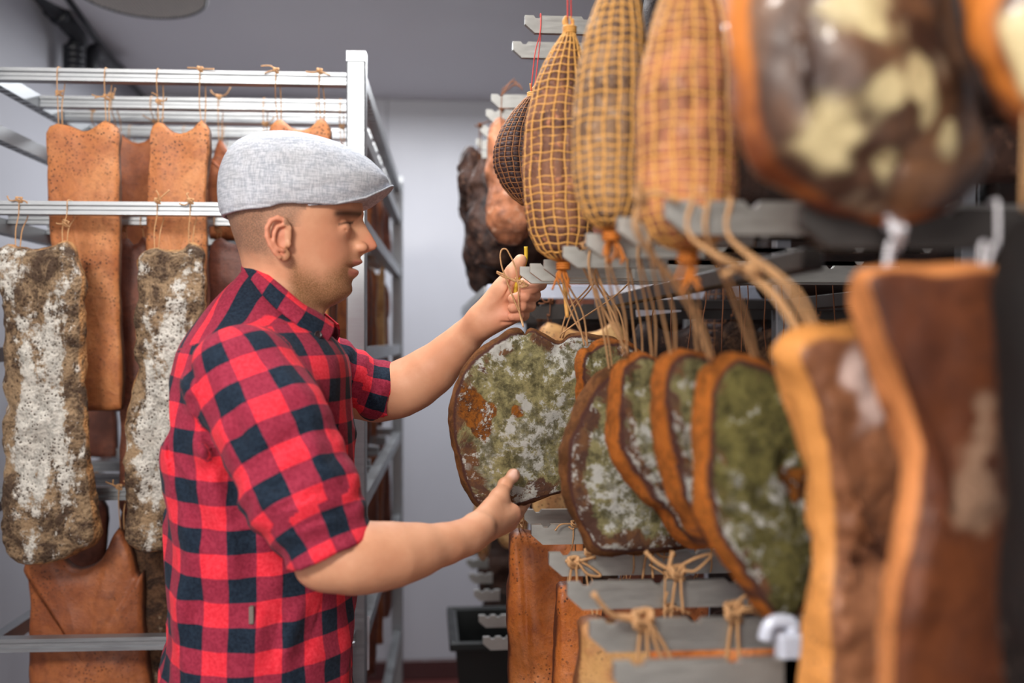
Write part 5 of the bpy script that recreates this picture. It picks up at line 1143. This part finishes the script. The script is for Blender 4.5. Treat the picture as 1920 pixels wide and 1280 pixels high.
p = on_shirt(478, 1148); M['tagm'] = simple('grey_woven_tag', (120, 112, 104), .8, 0, .5, 500)
b = MB(); b.box((p.x-.003, p.y-.006, p.z-.011), (p.x+.003, p.y+.002, p.z+.011), bev=.0008); b.build('side_tag', M['tagm'], shirt)
# ------------------------------------------------------------------ flat cap
C_py = [249, 252, 258, 268, 282, 300, 320, 335, 350, 365, 380, 395, 408, 420]
C_xf = [535, 560, 595, 632, 664, 694, 716, 728, 730, 722, 712, 700, 690, 680]
C_xb = [515, 492, 470, 448, 433, 422, 415, 412, 411, 411, 412, 414, 417, 420]
C_w  = [14, 40, 64, 84, 99, 109, 114, 116, 117, 117, 116, 114, 111, 108]
def cap_f(P):
    px, py = npx(P); y = P[..., 1]-YM
    def s3(tab): return (np.interp(py-4, C_py, tab)+2*np.interp(py, C_py, tab)+np.interp(py+4, C_py, tab))/4
    xf, xb, w_ = s3(C_xf), s3(C_xb), s3(C_w)*S; xc = 535+0*px
    L_ = np.where(px > xc, xf-xc, xc-xb); u = np.abs(px-xc)/L_; v = np.abs(y)/w_; n_ = np.where(px > xc, 2.0, 2.2)
    g = (u**n_+v**n_)**(1/n_); r = np.sqrt(((px-xc)*S)**2+y*y); d = (g-1)*r/np.maximum(g, .15); d = np.where(g < .15, -.05, d)
    lowm = np.interp(px, [405, 440, 520, 575, 640, 690, 720, 740], [407, 409, 403, 395, 391, 380, 362, 348])+np.clip(np.abs(y)/.09, 0, 1.2)**2*np.interp(px, [540, 600, 700], [0, 5, 10])
    return np.maximum(np.maximum(d, (py-lowm)*S), (249-py)*S)*.85
capin = dict(f=lambda P: head_f(P)-.0015, c=hc, R=.16, k=.002, sub=True)
cop = [dict(f=cap_f, c=np.array(H(570, 335)), R=.18, k=.003, sub=False), capin, ell_op(H(690, 412), (.05, .07, .022), .006, sub=True)]
def cdisp(P):
    px, py = npx(P); q = P*np.array([.7, 1, 1.6])
    m_ = g1(px-600, 60)*g1(py-375, 30)
    d = -ridge(q+5, 22)*.0014*(.4+m_)-np.abs(np.sin((py-380+(px-560)*.25)*.12))*.0012*m_
    d = d+.0016*g1(py-(404-(px-420)*.055), 2.0)*(px < 570)          # hem stitching line
    d = d+.0010*g1(np.arctan2(P[..., 1]-YM, (px-520)*S+1e-5)-(-1.1), .03)*(py < 390)*0
    return d.astype(np.float32)
V, F = sdf_mesh(cop, (-.33, 1.32, 1.70), (-.02, 1.58, 1.87), .0020, cdisp); V = relax(V, F, 2, .5)
cm = NT('grey_linen_tweed', .92, 0, .15); a1 = cm.noise(500, 3, .7, sc3=(1, 1, .12)); a2 = cm.noise(500, 3, .7, sc3=(.12, .12, 1)); a3 = cm.noise(30, 3)
f_ = cm.math('ADD', cm.math('MULTIPLY', a1, .5), cm.math('MULTIPLY', a2, .5)); c = cm.mix(cm.ramp(f_, .40, .60), lin((158, 164, 175)), lin((206, 209, 216))); c = cm.mix(cm.ramp(a3, .3, .7, 0, .2), c, lin((190, 186, 180)))
cm.color(c); cm.bump(f_, .5, .001); cm.bump(cm.noise(25, 4), .3, .002)
cap = mesh('cap', V, F, cm.m, man, True, label='light grey woven flat cap')
# brim
NB, MBr = 28, 9; Vb = []; 
for layer in (0, 1):
    for i in range(NB+1):
        s_ = -1+2*i/NB; a_ = s_*1.30
        for j in range(MBr+1):
            r_ = j/MBr; ox = math.cos(a_); oy = math.sin(a_)
            pxv = 560+(738-560)*(ox*(.62+.38*r_)); yv = oy*(.082+.004*r_)*(1-.10*r_)
            pyv = 392-np.interp(pxv, [560, 640, 690, 720, 738], [0, 4, 16, 32, 44])+abs(yv/.09)**2*7+ (3.2 if layer else -.5)
            p_ = H(pxv, pyv); Vb.append((p_[0], YM-yv, p_[2]))
Fb = []; K = (NB+1)*(MBr+1)
for i in range(NB):
    for j in range(MBr):
        a_ = i*(MBr+1)+j; q = (a_, a_+1, a_+MBr+2, a_+MBr+1); Fb.append(q[::-1]); Fb.append(tuple(x+K for x in q))
for i in range(NB):
    for j in (0, MBr): a_ = i*(MBr+1)+j; Fb.append((a_, a_+MBr+1, a_+MBr+1+K, a_+K))
for j in range(MBr):
    for i in (0, NB): a_ = i*(MBr+1)+j; Fb.append((a_, a_+1, a_+1+K, a_+K))
mesh('brim', Vb, Fb, cm.m, cap, True)
# ------------------------------------------------------------------ trousers and shoes below the frame
hx, hz = H(480, 0)[0], .95
tops = [ell_op((hx, YM, .95), (.135, .17, .13), .05)]
for s in (-1, 1): tops += [cap_op((hx, YM+s*.09, .88), (hx+.03*s, YM+s*.11, .48), .088, .062, .04), cap_op((hx+.03*s, YM+s*.11, .48), (hx-.02+.05*s, YM+s*.12, .1), .062, .055, .02)]
V, F = sdf_mesh(tops, (hx-.25, YM-.3, .0), (hx+.25, YM+.3, 1.1), .008, lambda P: (-ridge(P*np.array([1, 1, 1.8]), 9)*.004).astype(np.float32), .006)
mesh('trousers', V, F, simple('dark_blue_denim', (34, 40, 58), .85, 0, .2, 200, .2), man, True)
for s in (-1, 1):
    x0 = hx-.02+.05*s; so = [ell_op((x0+.05, YM+s*.12, .045), (.14, .05, .045), .02), ell_op((x0-.01, YM+s*.12, .075), (.06, .045, .05), .02)]
    V, F = sdf_mesh([plane_cut(group_op(so, .01), (0, 0, .004), (0, 0, -1))], (x0-.2, YM+s*.12-.1, -.02), (x0+.3, YM+s*.12+.1, .16), .006)
    mesh('shoe', V, F, M['black'], man, True)
bpy.context.view_layer.update()
